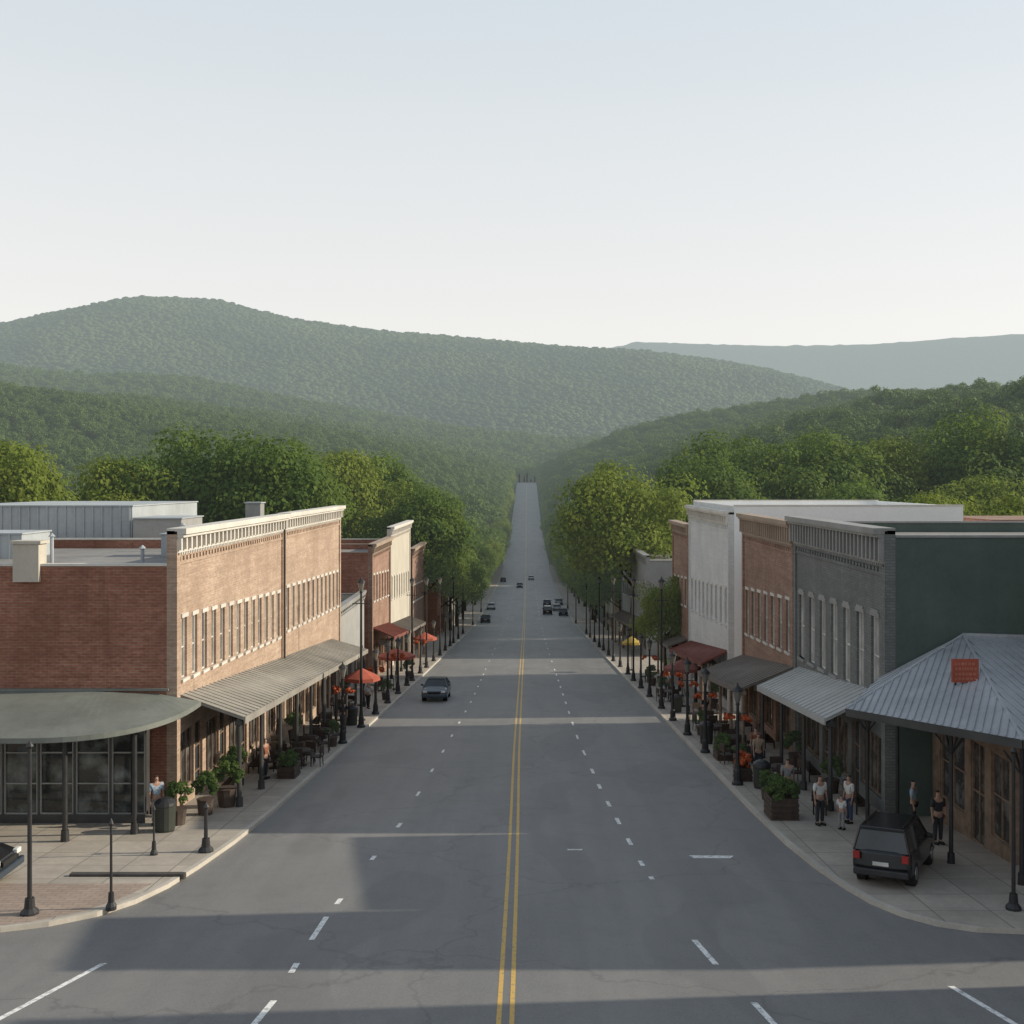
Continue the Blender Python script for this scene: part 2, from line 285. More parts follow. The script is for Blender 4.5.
# ------------------------------------------------------------ walls with openings
def band(mb,pm,u0,u1,z0,z1,holes,d=.22,mi=0,mr=0):
    hs=sorted(holes); u=u0
    q=lambda a,b,c,e: mb.quad(pm(a,c,0),pm(b,c,0),pm(b,e,0),pm(a,e,0),mi)
    for (a,b,c,e) in hs:
        if a>u: q(u,a,z0,z1)
        q(a,b,z0,c); q(a,b,e,z1)
        for (p1,p2) in (((a,c),(b,c)),((b,c),(b,e)),((b,e),(a,e)),((a,e),(a,c))):
            mb.quad(pm(*p1,0),pm(*p2,0),pm(*p2,d),pm(*p1,d),mr)
        u=b
    if u<u1: q(u,u1,z0,z1)
def pbox(mb,pm,a,b,c,e,d0,d1,mi=0):
    vs=[pm(u,z,d) for d in (d0,d1) for u,z in ((a,c),(b,c),(b,e),(a,e))]
    mb.add(vs,[(0,1,2,3),(7,6,5,4),(0,4,5,1),(1,5,6,2),(2,6,7,3),(3,7,4,0)],mi)
def window(par,pm,h,frame,glass,sill=None,mull=(1,1),name='window',arch=False,d=.17):
    a,b,c,e=h; fw=.06
    m=MB(); m.quad(pm(a,c,d),pm(b,c,d),pm(b,e,d),pm(a,e,d)); w=m.obj(name,glass,par)
    f=MB(); 
    pbox(f,pm,a,a+fw,c,e,d-.07,d-.005); pbox(f,pm,b-fw,b,c,e,d-.07,d-.005); pbox(f,pm,a+fw,b-fw,c,c+fw,d-.07,d-.005); pbox(f,pm,a+fw,b-fw,e-fw,e,d-.07,d-.005)
    nx_,nz_=mull
    for i in range(1,nx_+1): 
        u=a+(b-a)*i/(nx_+1) ; pbox(f,pm,u-.025,u+.025,c+fw,e-fw,d-.06,d-.004)
    for i in range(1,nz_+1):
        z=c+(e-c)*i/(nz_+1); pbox(f,pm,a+fw,b-fw,z-.025,z+.025,d-.058,d-.003)
    f.obj('frame',frame,w)
    if sill is not None:
        s_=MB(); pbox(s_,pm,a-.08,b+.08,c-.12,c-.003,-.09,d-.1); s_.obj('sill',sill,w)
        s_=MB(); pbox(s_,pm,a-.06,b+.06,e+.003,e+.16,-.05,.05)
        if arch: pbox(s_,pm,a+.07,b-.07,e+.155,e+.26,-.048,.05)
        s_.obj('lintel',sill,w)
def cornice(par,pm,u0,u1,zt,mat,big=.42,step=.7,h=.85):
    c=MB(); pbox(c,pm,u0,u1,zt-.16,zt+.06,-big,.3); pbox(c,pm,u0+.02,u1-.02,zt-.28,zt-.163,-big*.75,.0); pbox(c,pm,u0+.02,u1-.02,zt-h,zt-h+.1,-.1,.0)
    n=int((u1-u0)/step)
    for i in range(n+1):
        u=u0+.12+(u1-u0-.24)*i/max(1,n); pbox(c,pm,u-.08,u+.08,zt-h+.1,zt-.283,-big*.55,.0)
        if i<n:
            um=u+(u1-u0-.24)/n/2; pbox(c,pm,um-.14,um+.14,zt-h+.22,zt-.4,-.035,.0)
    for i in range(int((u1-u0-.3)/.22)):
        u=u0+.15+i*.22; pbox(c,pm,u,u+.1,zt-h-.10,zt-h-.003,-.08,.0)
    c.obj('cornice',mat,par)
def building(side,y0,y1,zt,zc,xb,wall,sidew,label,frame=M_FRAME,glass=M_GLASS,nwin=8,ww=.9,wz=(1.4,3.4),wslope=.02,corn=M_CORN,cs=.7,nshop=4,sillm=M_CORN,shopframe=M_WOOD,roofm=M_TAR,X=13.,arch=False,zb=None,ch=.85,cb=.42,pil=True):
    pm=(lambda u,z,d:(side*(X+d),u,z))
    E=thing('shop_building',(side*X,(y0+y1)/2,g((y0+y1)/2)),label,'building')
    y0+=.01; y1-=.01; zlow=g(y1)-1.5; zs=g(y0)+3.75
    if zb is not None: zs=zb
    up=[]; 
    for i in range(nwin):
        p=(y1-y0-.9)/nwin; c=y0+.45+p*(i+.5); sl=-(c-y0)*wslope; up.append((c-ww/2,c+ww/2,wz[0]+sl,wz[1]+sl))
    lo=[]; doors=[]
    for i in range(nshop):
        p=(y1-y0-.6)/nshop; a=y0+.3+p*i+.22; b=a+p-.44
        gm=g((a+b)/2)
        lo.append((a,b-1.25,gm+.75,min(gm+3.0,zs-.1))); doors.append((b-1.1,b-.1,g(b)+.12,min(gm+3.0,zs-.1)))
    w=MB()
    band(w,pm,y0,y1,zs,zt-.03,up); band(w,pm,y0,y1,zlow,zs,lo+doors)
    for yy_ in (y0,y1): w.quad(pm(yy_,zlow,0),pm(yy_,zlow,.3),pm(yy_,zt-.03,.3),pm(yy_,zt-.03,0))
    w.quad(pm(y0,zc,.3),pm(y1,zc,.3),pm(y1,zt-.03,.3),pm(y0,zt-.03,.3)); w.quad(pm(y0,zt-.03,0),pm(y1,zt-.03,0),pm(y1,zt-.03,.3),pm(y0,zt-.03,.3))
    if pil:
        for u in (y0+.2,y1-.2): pbox(w,pm,u-.2,u+.2,zlow,zt-.05,-.08,-.003)
    if nwin:
        pbox(w,pm,y0+.42,y1-.42,zt-ch-.45,zt-ch-.33,-.06,-.002)
        for i in range(int((y1-y0-1)/.42)):
            u=y0+.5+i*.42; pbox(w,pm,u,u+.2,zt-ch-.328,zt-ch-.16,-.07,-.002)
    w.obj('front_wall',wall,E)
    m=MB(); xa=side*(X+.302); m.box(xa,side*xb,y0,y1,zlow,zc-.5); m.obj('side_wall',sidew,E)
    r=MB(); r.box(xa,side*xb,y0+.25,y1-.25,zc-.498,zc-.44); r.obj('roof',roofm,E)
    p=MB(); p.box(xa,side*xb,y0,y0+.25,zc-.499,zc); p.box(xa,side*xb,y1-.25,y1,zc-.499,zc); p.box(side*xb,side*(xb-.25),y0+.25,y1-.25,zc-.499,zc); p.obj('parapet',sidew,E)
    k=MB(); k.box(xa,side*(xb+.04),y0-.04,y0+.3,zc+.002,zc+.09); k.obj('coping',corn,E)
    k=MB(); k.box(xa,side*(xb+.04),y1-.3,y1+.04,zc+.002,zc+.09); k.obj('coping',corn,E)
    for h in up: window(E,pm,h,frame,M_BLIND_REFL if (glass=='mix' and random.random()<.4) else (M_GLASS if glass=='mix' else glass),sillm,(0,1),arch=arch)
    for h in lo: window(E,pm,h,shopframe,M_SHOPG,None,(2,0),name='shop_window')
    for h in doors: window(E,pm,h,shopframe,M_GLASS,None,(0,2),name='door')
    cornice(E,pm,y0,y1,zt,corn,cb,cs,ch)
    return E,pm
def awning(par,side,y0,y1,xw,xf,zw0,zw1,zf0,zf1,mat,npost,postm=M_WOOD,rib=.55,thk=.1,pr=.09):
    m=MB(); s=side
    A=(s*xw,y0,zw0);B=(s*xf,y0,zf0);C=(s*xf,y1,zf1);D=(s*xw,y1,zw1); dn=Vector((0,0,-thk))
    V=[Vector(p) for p in (A,B,C,D)]; vs=V+[v+dn for v in V]
    m.add(vs,[(0,1,2,3),(7,6,5,4),(0,4,5,1),(1,5,6,2),(2,6,7,3),(3,7,4,0)])
    n=int((y1-y0)/rib)
    for i in range(n+1):
        t=i/n; m.beam(V[0].lerp(V[3],t)+Vector((0,0,.02)),V[1].lerp(V[2],t)+Vector((0,0,.02)),.04,.03)
    m.beam(V[1]+Vector((s*-.03,0,-.1)),V[2]+Vector((s*-.03,0,-.1)),.05,.26)
    o=m.obj('awning',mat,par)
    for i in range(npost):
        t=(i+.02)/(npost-1+.04); p=V[1].lerp(V[2],t); px=p.x+s*.22; b=MB(); gz=g(p.y)+.12
        b.cyl((px,p.y+.1,gz),(px,p.y+.1,p.z-.05),pr,pr*.85,8); b.cyl((px,p.y+.1,gz),(px,p.y+.1,gz+.35),pr*1.6,pr*1.5,8); b.box(px-.13,px+.13,p.y-.03,p.y+.23,p.z-.3,p.z-.12)
        b.obj('post',postm,o)
    bm_=MB(); bm_.beam((s*xf+s*.22,y0+.05,zf0-.12),(s*xf+s*.22,y1-.05,zf1-.12),.12,.16); bm_.obj('beam',postm,o)
    return o
# LEFT main building (two sections)
E1,pmL=building(-1,40.6,58.6,6.95,5.62,34,M_BR_L,M_BR_S,'two-storey tan brick corner building with white cornice and tall windows',nwin=13,ww=.66,wz=(1.35,3.65),wslope=.045,nshop=5,glass='mix',cs=.62)
E2,_=building(-1,58.6,76.4,6.98,5.4,32,M_BR_L,M_BR_S,'two-storey tan brick building adjoining the corner one under the same cornice',nwin=12,ww=.7,wz=(.7,3.0),wslope=.03,nshop=5,glass='mix',cs=.62)
mb=MB(); mb.cyl((-12.85,58.35,-1.2),(-12.85,58.35,6.2),.05,.05,8); mb.obj('downpipe',M_BLACK,E1)
awning(E1,-1,41.2,58.5,13.02,10.6,.75,-.62,-.1,-1.35,M_SEAM,6,M_FRAMED)
awning(E2,-1,58.55,73,13.02,10.6,-.62,-1.75,-1.35,-2.45,M_SEAM,5,M_FRAMED)
def porch_left():
    m=MB(); cx,cy=-16.2,40.5; fr=[Vector((-34,35.5,.45)),Vector((-20,35.5,.45))]
    N=16
    for i in range(N+1):
        a=math.pi/2*i/N; ex=2/2.6; fr.append(Vector((cx+4.2*math.sin(a)**ex,cy-5.0*max(0,math.cos(a))**ex,.45+.2*(i/N))))
    inner=[Vector((-34,40.55,1.06)),Vector((-20,40.55,1.06))]+[Vector((cx+(2.6*i/N),40.55-.15*math.sin(math.pi*i/N),1.06-.14*(i/N))) for i in range(N+1)]
    vs=fr+inner; n=len(fr); m.add(vs,[(i,i+1,n+i+1,n+i) for i in range(n-1)])
    for a,b in zip(fr[:-1],fr[1:]):
        if (a-b).length>1e-4: m.quad(a+Vector((0,0,.01)),b+Vector((0,0,.01)),b-Vector((0,0,.16)),a-Vector((0,0,.16)))
    dn=Vector((0,0,-.17)); m.add([v+dn for v in fr]+[Vector((v.x,v.y,v.z-.3)) for v in inner],[(i,i+1,n+i+1,n+i) for i in range(n-1)])
    m.beam((-34,40.5,1.08),(-13.2,40.5,1.08),.1,.08)
    o=m.obj('awning',M_SEAMG,E1,smooth=False,label='rounded grey-green metal porch roof')
    for x,y in ((-27.5,35.9),(-24.2,35.9),(-21,35.9),(-18.1,35.9),(-15.1,35.95),(-13.2,37.0)):
        b=MB(); b.cyl((x,y,g(y)+.12),(x,y,.32),.09,.08,10); b.cyl((x,y,g(y)+.12),(x,y,g(y)+.5),.14,.12,10); b.obj('post',M_BLACK,o)
    pm=lambda u,z,d:(u,38.6+d,z)
    f=MB(); zg=g(38.6)+.12
    hs=[]; x=-33.5
    while x<-14.5: hs.append((x,x+1.2,zg+.3,.3)); x+=1.26
    band(f,pm,-33.7,-13.9,zg-.5,.75,hs,.15); f.quad((-13.9,38.6,zg-.5),(-13.9,40.6,zg-.5),(-13.9,40.6,.75),(-13.9,38.6,.75)); f.obj('shop_front',M_FRAMED,E1)
    for h in hs: window(E1,pm,h,M_CORNG,M_SHOPG2,None,(0,2),name='shop_window',d=.12)
porch_left()
mb=MB(); mb.box(-18.9,-17.95,40.42,41.1,5.05,6.45); mb.box(-19.0,-17.85,40.35,41.15,6.452,6.56); mb.obj('chimney',M_CREAM,E1)
def boxbldg(name,x0,x1,y0,y1,z0,z1,mat,label,cat='rooftop unit',ribs=True,cap=M_CORR):
    e=thing(name,((x0+x1)/2,(y0+y1)/2,z0),label,cat); m=MB(); m.box(x0,x1,y0,y1,z0,z1)
    if ribs:
        x=x0+.2
        while x<x1-.1: m.box(x,x+.09,y0-.06,y0-.003,z0,z1); x+=.5
    m.obj('housing',mat,e); c=MB(); c.box(x0-.07,x1+.07,y0-.09,y1+.07,z1+.002,z1+.07); c.obj('lid',cap,e); return e
boxbldg('rooftop_penthouse',-31.5,-21.6,60.2,72,4.9,7.35,M_CORR,'pale grey metal clad penthouse on flat brick roof')
boxbldg('rooftop_penthouse',-27,-23.2,50.5,53.5,5.17,6.3,M_CORR,'low grey sheet metal housing on flat roof')
boxbldg('rooftop_unit',-21.2,-18.6,59.2,63,4.9,6.7,M_GREYW,'small grey rooftop housing beside metal penthouse',ribs=False)
boxbldg('rooftop_unit',-17.3,-16.2,52,53.4,5.17,6.2,M_CORR,'small grey air conditioner on flat roof')
boxbldg('rooftop_unit',-16.9,-16.0,66,67,4.96,7.4,M_CORNG,'dark square vent box on roof',ribs=False)
for x,y,h in ((-20.3,47,1.2),(-15.8,45.2,.8),(-24,46,.9),(-30,45,1.1),(-17.5,56,1.3),(-14.6,50,.7)):
    e=thing('vent_pipe',(x,y,5.17),'thin metal vent pipe on flat roof','vent pipe','roof vents'); m=MB(); m.cyl((x,y,5.15),(x,y,5.17+h),.08,.08,8); m.lathe([(.05,5.17+h),(.16,5.17+h+.02),(.02,5.17+h+.16)],8,0,(x,y)); m.obj('pipe',M_CORR,e)
building(-1,77.6,90.5,-.3,-.6,24,M_GREYW,M_CREAM,'low pale plaster shop between brick buildings',nwin=0,nshop=3,X=13.4,corn=M_CORNG,pil=False,zb=-2.2,ch=.6,cb=.2)
E4,_=building(-1,92,104,3.4,2.7,27,M_BR_R,M_BR_S,'two-storey red brick shop with stepped cornice',nwin=6,ww=.8,wz=(-1.4,.8),wslope=.05,nshop=3,corn=M_CORNB)
E5,_=building(-1,104.4,122,4.3,2.2,27,M_CREAM,M_BR_S,'two-storey cream fronted shop with tall parapet',nwin=8,ww=.8,wz=(-2.6,-.4),wslope=.05,nshop=4,corn=M_CORN)
E6,_=building(-1,124,138,1.0,.3,27,M_BR_R,M_BR_S,'two-storey brown brick shop further along',nwin=7,ww=.9,wz=(-5,-3.2),wslope=.05,nshop=4,corn=M_CORNB,zb=-6.4)
building(-1,158,172,-5.5,-6,26,M_BR_S,M_BR_S,'low brick shop among street trees',nwin=0,nshop=4,corn=M_CORNG,zb=-9.8)
building(-1,180,196,-8,-9,26,M_CREAM,M_CREAM,'low cream shop among street trees',nwin=0,nshop=4,corn=M_CORNG,zb=-12)
awning(E4,-1,92.5,103.5,13.02,11.2,-3.6,-4.6,-4.4,-5.4,M_MAR,4,M_BLACK); awning(E5,-1,105,121.5,13.02,11.2,-4.9,-6.2,-5.6,-6.9,M_DARKR,4)
# RIGHT
R1,pmR=building(1,39.7,53.4,7.0,6.72,34,M_BR_G,M_GREEN,'two-storey grey painted brick shop with ornate cornice and green side wall',nwin=7,ww=.95,wz=(.75,3.75),wslope=.03,nshop=3,corn=M_CORNG,cs=.5,ch=1.25,glass=M_BLIND_REFL,arch=True,sillm=M_CORNG,zb=.45,cb=.5)  # upper panes carry the lit facade opposite as a painted reflection
R2,_=building(1,53.5,66.2,6.75,5.8,30,M_BR_R,M_BR_R,'two-storey red brick shop with bracketed brick cornice',nwin=7,ww=.8,wz=(.3,2.9),wslope=.05,nshop=3,corn=M_CORNB,cs=.5,ch=1.15)
R3,_=building(1,70.6,88,6.75,7.12,28,M_BR_W,M_WSTUC,'two-storey white painted brick shop with white side wall',nwin=9,ww=.8,wz=(-.6,1.8),wslope=.05,nshop=4,corn=M_CORN,roofm=M_WROOF)
R4,_=building(1,88.4,98,5.2,4.4,22,M_BR_R,M_BR_S,'narrow two-storey red brick shop beside white one',nwin=4,ww=.9,wz=(-1.4,.8),wslope=.05,nshop=2,corn=M_CORNB)
R5,_=building(1,119,150,.6,0,24,M_GREYW,M_GREYW,'long grey plaster two-storey shop row',nwin=10,ww=1.1,wz=(-4.2,-2.4),wslope=.08,nshop=6,corn=M_CORNG,zb=-5.0)
building(1,164,182,-5,-6,24,M_CREAM,M_CREAM,'low cream shop among street trees',nwin=0,nshop=4,corn=M_CORNG,zb=-10)
awning(R1,1,40.5,52.4,13.02,11.0,1.0,-.1,.0,-1.0,M_LTR,4,M_FRAMED)
awning(R2,1,53.4,66.1,13.02,10.3,-.25,-1.7,-1.35,-2.7,M_DARKR,5)
awning(R3,1,71,87,13.02,11.3,-2.2,-3.9,-3.0,-4.6,M_MAR,5,M_BLACK); awning(R4,1,88.8,97.5,13.02,11.4,-4,-4.6,-4.6,-5.2,M_DARKR,3)
awning(R5,1,120,149,13.02,11.3,-6.5,-8.8,-7.1,-9.5,M_DARKR,6)
building(1,27.1,31,10.6,10.0,34,M_BR_R,M_BR_R,'tall narrow brick building on the cross street',nwin=2,ww=.9,wz=(5,7),nshop=1,X=20.,corn=M_CORNB)  # unseen, added for the shadow it throws over the near road
building(1,31.05,39.3,7.6,7.2,34,M_BR_R,M_BR_R,'brick building behind the corner pavilion',nwin=4,ww=.9,wz=(3,5),nshop=2,X=20.,corn=M_CORNB)  # unseen, added; roof height set by where its shadow ends on the road
building(1,2,24.6,11.6,11.0,42,M_BR_R,M_BR_R,'three-storey brick building across the cross street',nwin=8,ww=1.,wz=(6,8),nshop=5,X=22.,corn=M_CORNB)  # unseen, added to keep the foreground road in shadow
e=thing('shop_building',(45,76,g(76)),'low orange brick building behind the green one','building'); m=MB(); m.box(30.5,60,72,80,-12,5.9); m.obj('side_wall',M_BR_R,e); m=MB(); m.box(30.3,60.2,71.8,80.2,5.902,6.2); m.obj('coping',M_BR_S,e)
boxbldg('rooftop_unit',17,18.6,60,61.5,5.36,6.2,M_CORR,'grey rooftop air conditioner on brick shop',ribs=False)
P=thing('corner_pavilion',(17,36,g(36)),'single-storey corner shop with ribbed silver metal hip roof','building')
def pav():
    XE=18.5
    A0=Vector((12.6,39.6,1.6));A=Vector((10.45,36,1.32));B=Vector((13.7,30.4,1.62));C=Vector((XE,30.4,1.62));D=Vector((XE,39.6,1.6));R1_=Vector((15.7,39.6,3.2));R2_=Vector((XE,39.6,3.12))
    m=MB()
    def rp(a,b,t1,t2,n):
        for i in range(n+1):
            t=i/n; m.beam(t1.lerp(t2,t)+Vector((0,0,.02)),a.lerp(b,t)+Vector((0,0,.02)),.045,.04)
    m.add([A0,A,R1_],[(0,1,2)]); m.add([A,B,R1_],[(0,1,2)]); m.quad(B,C,R2_,R1_); m.add([C,D,R2_],[(0,1,2)])
    rp(A0,A,R1_,R1_,4)
    d=(R1_-A.lerp(B,.55))
    for i in range(1,24):
        t=i/24; p=A.lerp(B,t); k=t/.55 if t<.55 else (1-t)/.45; m.beam(p+Vector((0,0,.02)),p+d*k+Vector((0,0,.02)),.04,.04)
    for i in range(0,18):
        t=i/17; p=B.lerp(C,t); q=R1_.lerp(R2_,max(0,(p.x-R1_.x)/(R2_.x-R1_.x))) if p.x>R1_.x else B.lerp(R1_,(p.x-B.x)/(R1_.x-B.x))
        m.beam(p+Vector((0,0,.02)),q+Vector((0,0,.02)),.04,.04)
    m.beam(B,R1_+Vector((0,0,.04)),.1,.05); m.beam(R1_+Vector((0,0,.04)),R2_+Vector((0,0,.04)),.16,.1); m.beam(A,R1_+Vector((0,0,.03)),.1,.06)
    r=m.obj('roof',M_SILV,P)
    f=MB()
    for a,b in ((A0,A),(A,B),(B,C)): f.beam(a-Vector((0,0,.13)),b-Vector((0,0,.13)),.06,.24)
    f.obj('fascia',M_FRAMED,P)
    s=MB(); dz=Vector((0,0,.2)); s.add([A0-dz,A-dz,B-dz,C-dz,D-dz],[(0,1,2,3,4)]); s.obj('soffit',M_WOOD,P)
    for x,y in ((11.2,36.2),(12.8,33.2),(13.9,30.9),(13.0,38.6),(18,30.9)):
        b=MB(); zt=1.25; b.cyl((x,y,g(y)+.1),(x,y,zt),.07,.06,8); b.cyl((x,y,g(y)+.1),(x,y,g(y)+.45),.12,.11,8)
        for a_ in (0,1.57,3.14,4.71):
            b.beam((x,y,zt-.75),(x+.5*math.cos(a_),y+.5*math.sin(a_),zt-.05),.05,.05)
        b.obj('post',M_BLACK,P)
    pm=lambda u,z,d:(14.6+d,u,z); zg=g(36)
    w=MB(); hs=[(33.3,34.6,zg+.8,.3),(35.1,36.2,zg+.15,.3),(36.7,38.9,zg+.8,.3)]; band(w,pm,33,39.6,zg-1,1.25,hs,.15)
    pm2=lambda u,z,d:(u,33+d,z); hs2=[(15.1,17.0,zg+.8,.3)]; band(w,pm2,14.6,18.0,zg-1,1.25,hs2,.15); w.box(17.9,18.0,33.01,39.6,zg-1,1.25); w.obj('wall',M_WOOD,P)
    for h in hs: window(P,pm,h,M_WOOD,M_SHOPG,None,(1,1),name='shop_window' if h[2]>zg+.5 else 'door',d=.12)
    for h in hs2: window(P,pm2,h,M_WOOD,M_SHOPG,None,(2,1),name='shop_window',d=.12)
pav()
e=thing('roof_sign',(14.3,35.2,2.1),'small red sign board with faded pale lettering on metal roof','sign')
m=MB(); m.box(13.65,14.5,35.3,35.4,2.3,3.05); m.obj('board',M_RED,e)
m=MB()
for k,zz in enumerate((2.9,2.74,2.57,2.42)):
    x=13.74
    while x<14.38:
        w_=random.uniform(.04,.12); m.box(x,min(x+w_,14.43),35.285,35.297,zz-.04,zz+.04); x+=w_+.035
m.obj('lettering',simple('faded_lettering',(.42,.15,.10),.7),e)
m=MB(); m.cyl((13.8,35.43,1.9),(13.8,35.43,2.9),.03,.03,6); m.cyl((14.35,35.43,1.9),(14.35,35.43,2.9),.03,.03,6); m.obj('bracket',M_BLACK,e)
for x,y,c in ((-12.4,62,M_DARKR),(-12.4,96,M_CREAM),(12.4,58,M_CREAM),(12.4,76,M_DARKR),(12.3,93,M_MAR),(-12.4,112,M_MAR)):
    z=g(y)+3.1; e=thing('hanging_sign',(x,y,z),'small blank painted board hanging under the awning','sign','hanging shop signs')
    m=MB(); m.box(x-.45,x+.45,y-.03,y+.03,z-.35,z+.1); m.obj('board',c,e); m=MB(); m.beam((x-.5,y,z+.2),(x+.55*1,y,z+.2),.04,.04); m.beam((x-.35,y,z+.2),(x-.35,y,z+.1),.02,.02); m.beam((x+.35,y,z+.2),(x+.35,y,z+.1),.02,.02); m.obj('bracket',M_BLACK,e)
# ------------------------------------------------------------ trees
def crown_mesh(name,K,n,R,leaf,seed,mat,flat=.35):
    r=np.random.default_rng(seed)
    d=r.normal(size=(K,3)); d/=np.linalg.norm(d,axis=1)[:,None]; d[:,2]=np.where(d[:,2]<-flat,-d[:,2]*.6,d[:,2])
    rad=.30+.52*r.random(K)**.45; lob=1+.12*np.sin(3*np.arctan2(d[:,1],d[:,0])+seed)
    C=d*rad[:,None]*np.array(R)*lob[:,None]; cr=(.20+.17*r.random(K))*R[0]
    ci=np.repeat(np.arange(K),n); N=len(ci)
    u=r.normal(size=(N,3)); u/=np.linalg.norm(u,axis=1)[:,None]; u[:,2]=np.where(r.random(N)<.35,np.abs(u[:,2]),u[:,2]); rr=(.6+.42*r.random(N)**.8)
    P_=C[ci]+u*(cr[ci]*rr)[:,None]*np.array([1.05,1.05,.82])
    nn=u*1.0+r.normal(size=(N,3))*.33+np.array([0,0,.2]); nn/=np.linalg.norm(nn,axis=1)[:,None]
    t=np.cross(nn,r.normal(size=(N,3))); t/=np.linalg.norm(t,axis=1)[:,None]; b=np.cross(nn,t)
    s=(leaf*(.55+.9*r.random(N)))[:,None]*.5
    V=np.stack([P_-t*s-b*s*.6,P_+t*s*.2-b*s,P_+t*s+b*s*.5,P_-t*s*.4+b*s],1).reshape(-1,3)
    me=bpy.data.meshes.new(name); me.vertices.add(4*N); me.vertices.foreach_set('co',V.ravel()); me.loops.add(4*N); me.loops.foreach_set('vertex_index',np.arange(4*N,dtype=np.int32))
    me.polygons.add(N); me.polygons.foreach_set('loop_start',np.arange(0,4*N,4,dtype=np.int32)); me.update(calc_edges=True); me.validate(); me.materials.append(mat); return me
def shift(me,dz):
    a=np.zeros(len(me.vertices)*3); me.vertices.foreach_get('co',a); a[2::3]+=dz; me.vertices.foreach_set('co',a); me.update(); return me
protos=[]
for k in range(6):
    mat=M_LEAF[[0,1,2,0,1,2][k]]; R=[(4.0,3.9,4.0),(4.3,4.2,3.8),(3.8,3.9,4.1)][k%3]
    me=shift(crown_mesh('crown',85,260,R,.16,k+3,mat,.6),5.7); protos.append(me)
def trunk_mesh(seed):
    r=random.Random(seed); m=MB(); pts=[Vector((0,0,-.4)),Vector((.05,0,.9)),Vector((.1,.08,2.3)),Vector((.05,.1,4.2)),Vector((0,0,6.4))]; rr=[.24,.18,.15,.11,.05]
    for a,b,c,d in zip(pts[:-1],pts[1:],rr[:-1],rr[1:]): m.cyl(a,b,c,d,8)
    for i in range(8):
        z=2.6+.4*i; a=r.uniform(0,6.28); st=Vector((.07,.07,z)); L=r.uniform(1.6,2.7); md=st+Vector((math.cos(a)*L*.5,math.sin(a)*L*.5,L*.35)); en=md+Vector((math.cos(a+.3)*L*.5,math.sin(a+.3)*L*.5,L*.5))
        m.cyl(st,md,.08,.055,6); m.cyl(md,en,.055,.02,6)
    o=m.obj('trunk',M_BARK); me=o.data; bpy.data.objects.remove(o); return me
trunks=[trunk_mesh(i) for i in range(3)]
def tree(x,y,h,k,w=1.,label='leafy green street tree',group='street trees'):
    z=float(T(x,y)); e=thing('tree',(x,y,z),label,'tree',group); s=h/9.9
    e.scale=(s*w,s*w,s); e.rotation_euler=(0,0,random.uniform(0,6.28))
    for nm,me in (('trunk',trunks[k%3]),('crown',protos[k])):
        o=bpy.data.objects.new(nm,me); COL.objects.link(o); o.parent=e
def treetop(x,y,pxtop,k,w=1.,**kw):
    zt=CAMZ+(480-pxtop)*y/F; tree(x,y,zt-float(T(x,y)),k,w,**kw)
DG='dense dark green broadleaf tree behind the shops'; YG='broad tree with sunlit yellow-green crown beside the street'
treetop(-53,110,430,1,.85,label='yellow-green tree behind brick building'); treetop(-45.5,122,448,1,.8,label='yellow-green tree behind brick building')
treetop(-40,128,425,0,.88,label=DG); treetop(-29,126,430,3,.92,label=DG); treetop(-34,150,440,0,.8,label=DG)
treetop(-27,165,442,1,.8,label='yellow-green tree behind brick building'); treetop(-14.6,146,482,3,.98,label='round green tree rising above brick shops')
treetop(-60,124,440,0,.9,label=DG); treetop(-70,115,436,1,.9,label=DG); treetop(-22,178,450,3,.85,label=DG)
treetop(13.0,137,449,4,.95,label=YG); treetop(12,95,568,4,.75,label='small yellow-green tree on the pavement')
for x,y,t,k in ((26,160,446,3),(37,172,432,0),(50,180,420,3),(62,188,424,1),(76,185,402,0),(92,185,394,3),(46,150,470,3),(62,152,462,1),(80,155,448,0),(33,185,426,0)): treetop(x,y,t+6,k,.95,label=DG,group='trees behind the shops')
for x,y,t,k in ((25,95,496,1),(29,94,488,4),(33.5,92,485,1),(38,91,482,4),(43,92,486,1),(48,93,483,4)): treetop(x,y,t,k,.9,label='small sunlit tree behind the green walled shop',group='trees behind the shops')
random.seed(11)
y=165.
while y<1100:
    for s in (-1,1):
        yy_=y+random.uniform(-4,4); x=s*((12.6 if y<300 else 13.2 if y<600 else 15.5)+random.uniform(-.6,1.6))
        tree(x,yy_,random.uniform(11,15.5) if y<330 else random.uniform(12,17),random.choice([0,1,0,4,3,3]),random.uniform(.85,1.0),group='trees lining the street')
    y+=12 if y<400 else 14
for x,y in ((-8,1136),(0,1142),(8,1138),(-3,1152),(4,1158),(-14,1140),(14,1142)): tree(x,y,random.uniform(14,20),random.choice([0,0,3]),.95,group='trees lining the street')
for s in (-1,1):
    for yy_ in np.arange(170,340,17): 
        tree(s*(25+random.uniform(-2,3)),yy_,random.uniform(16,21),random.choice([0,0,3,3,1]),.95,group='trees behind the shops',label='tall green tree behind the street trees')
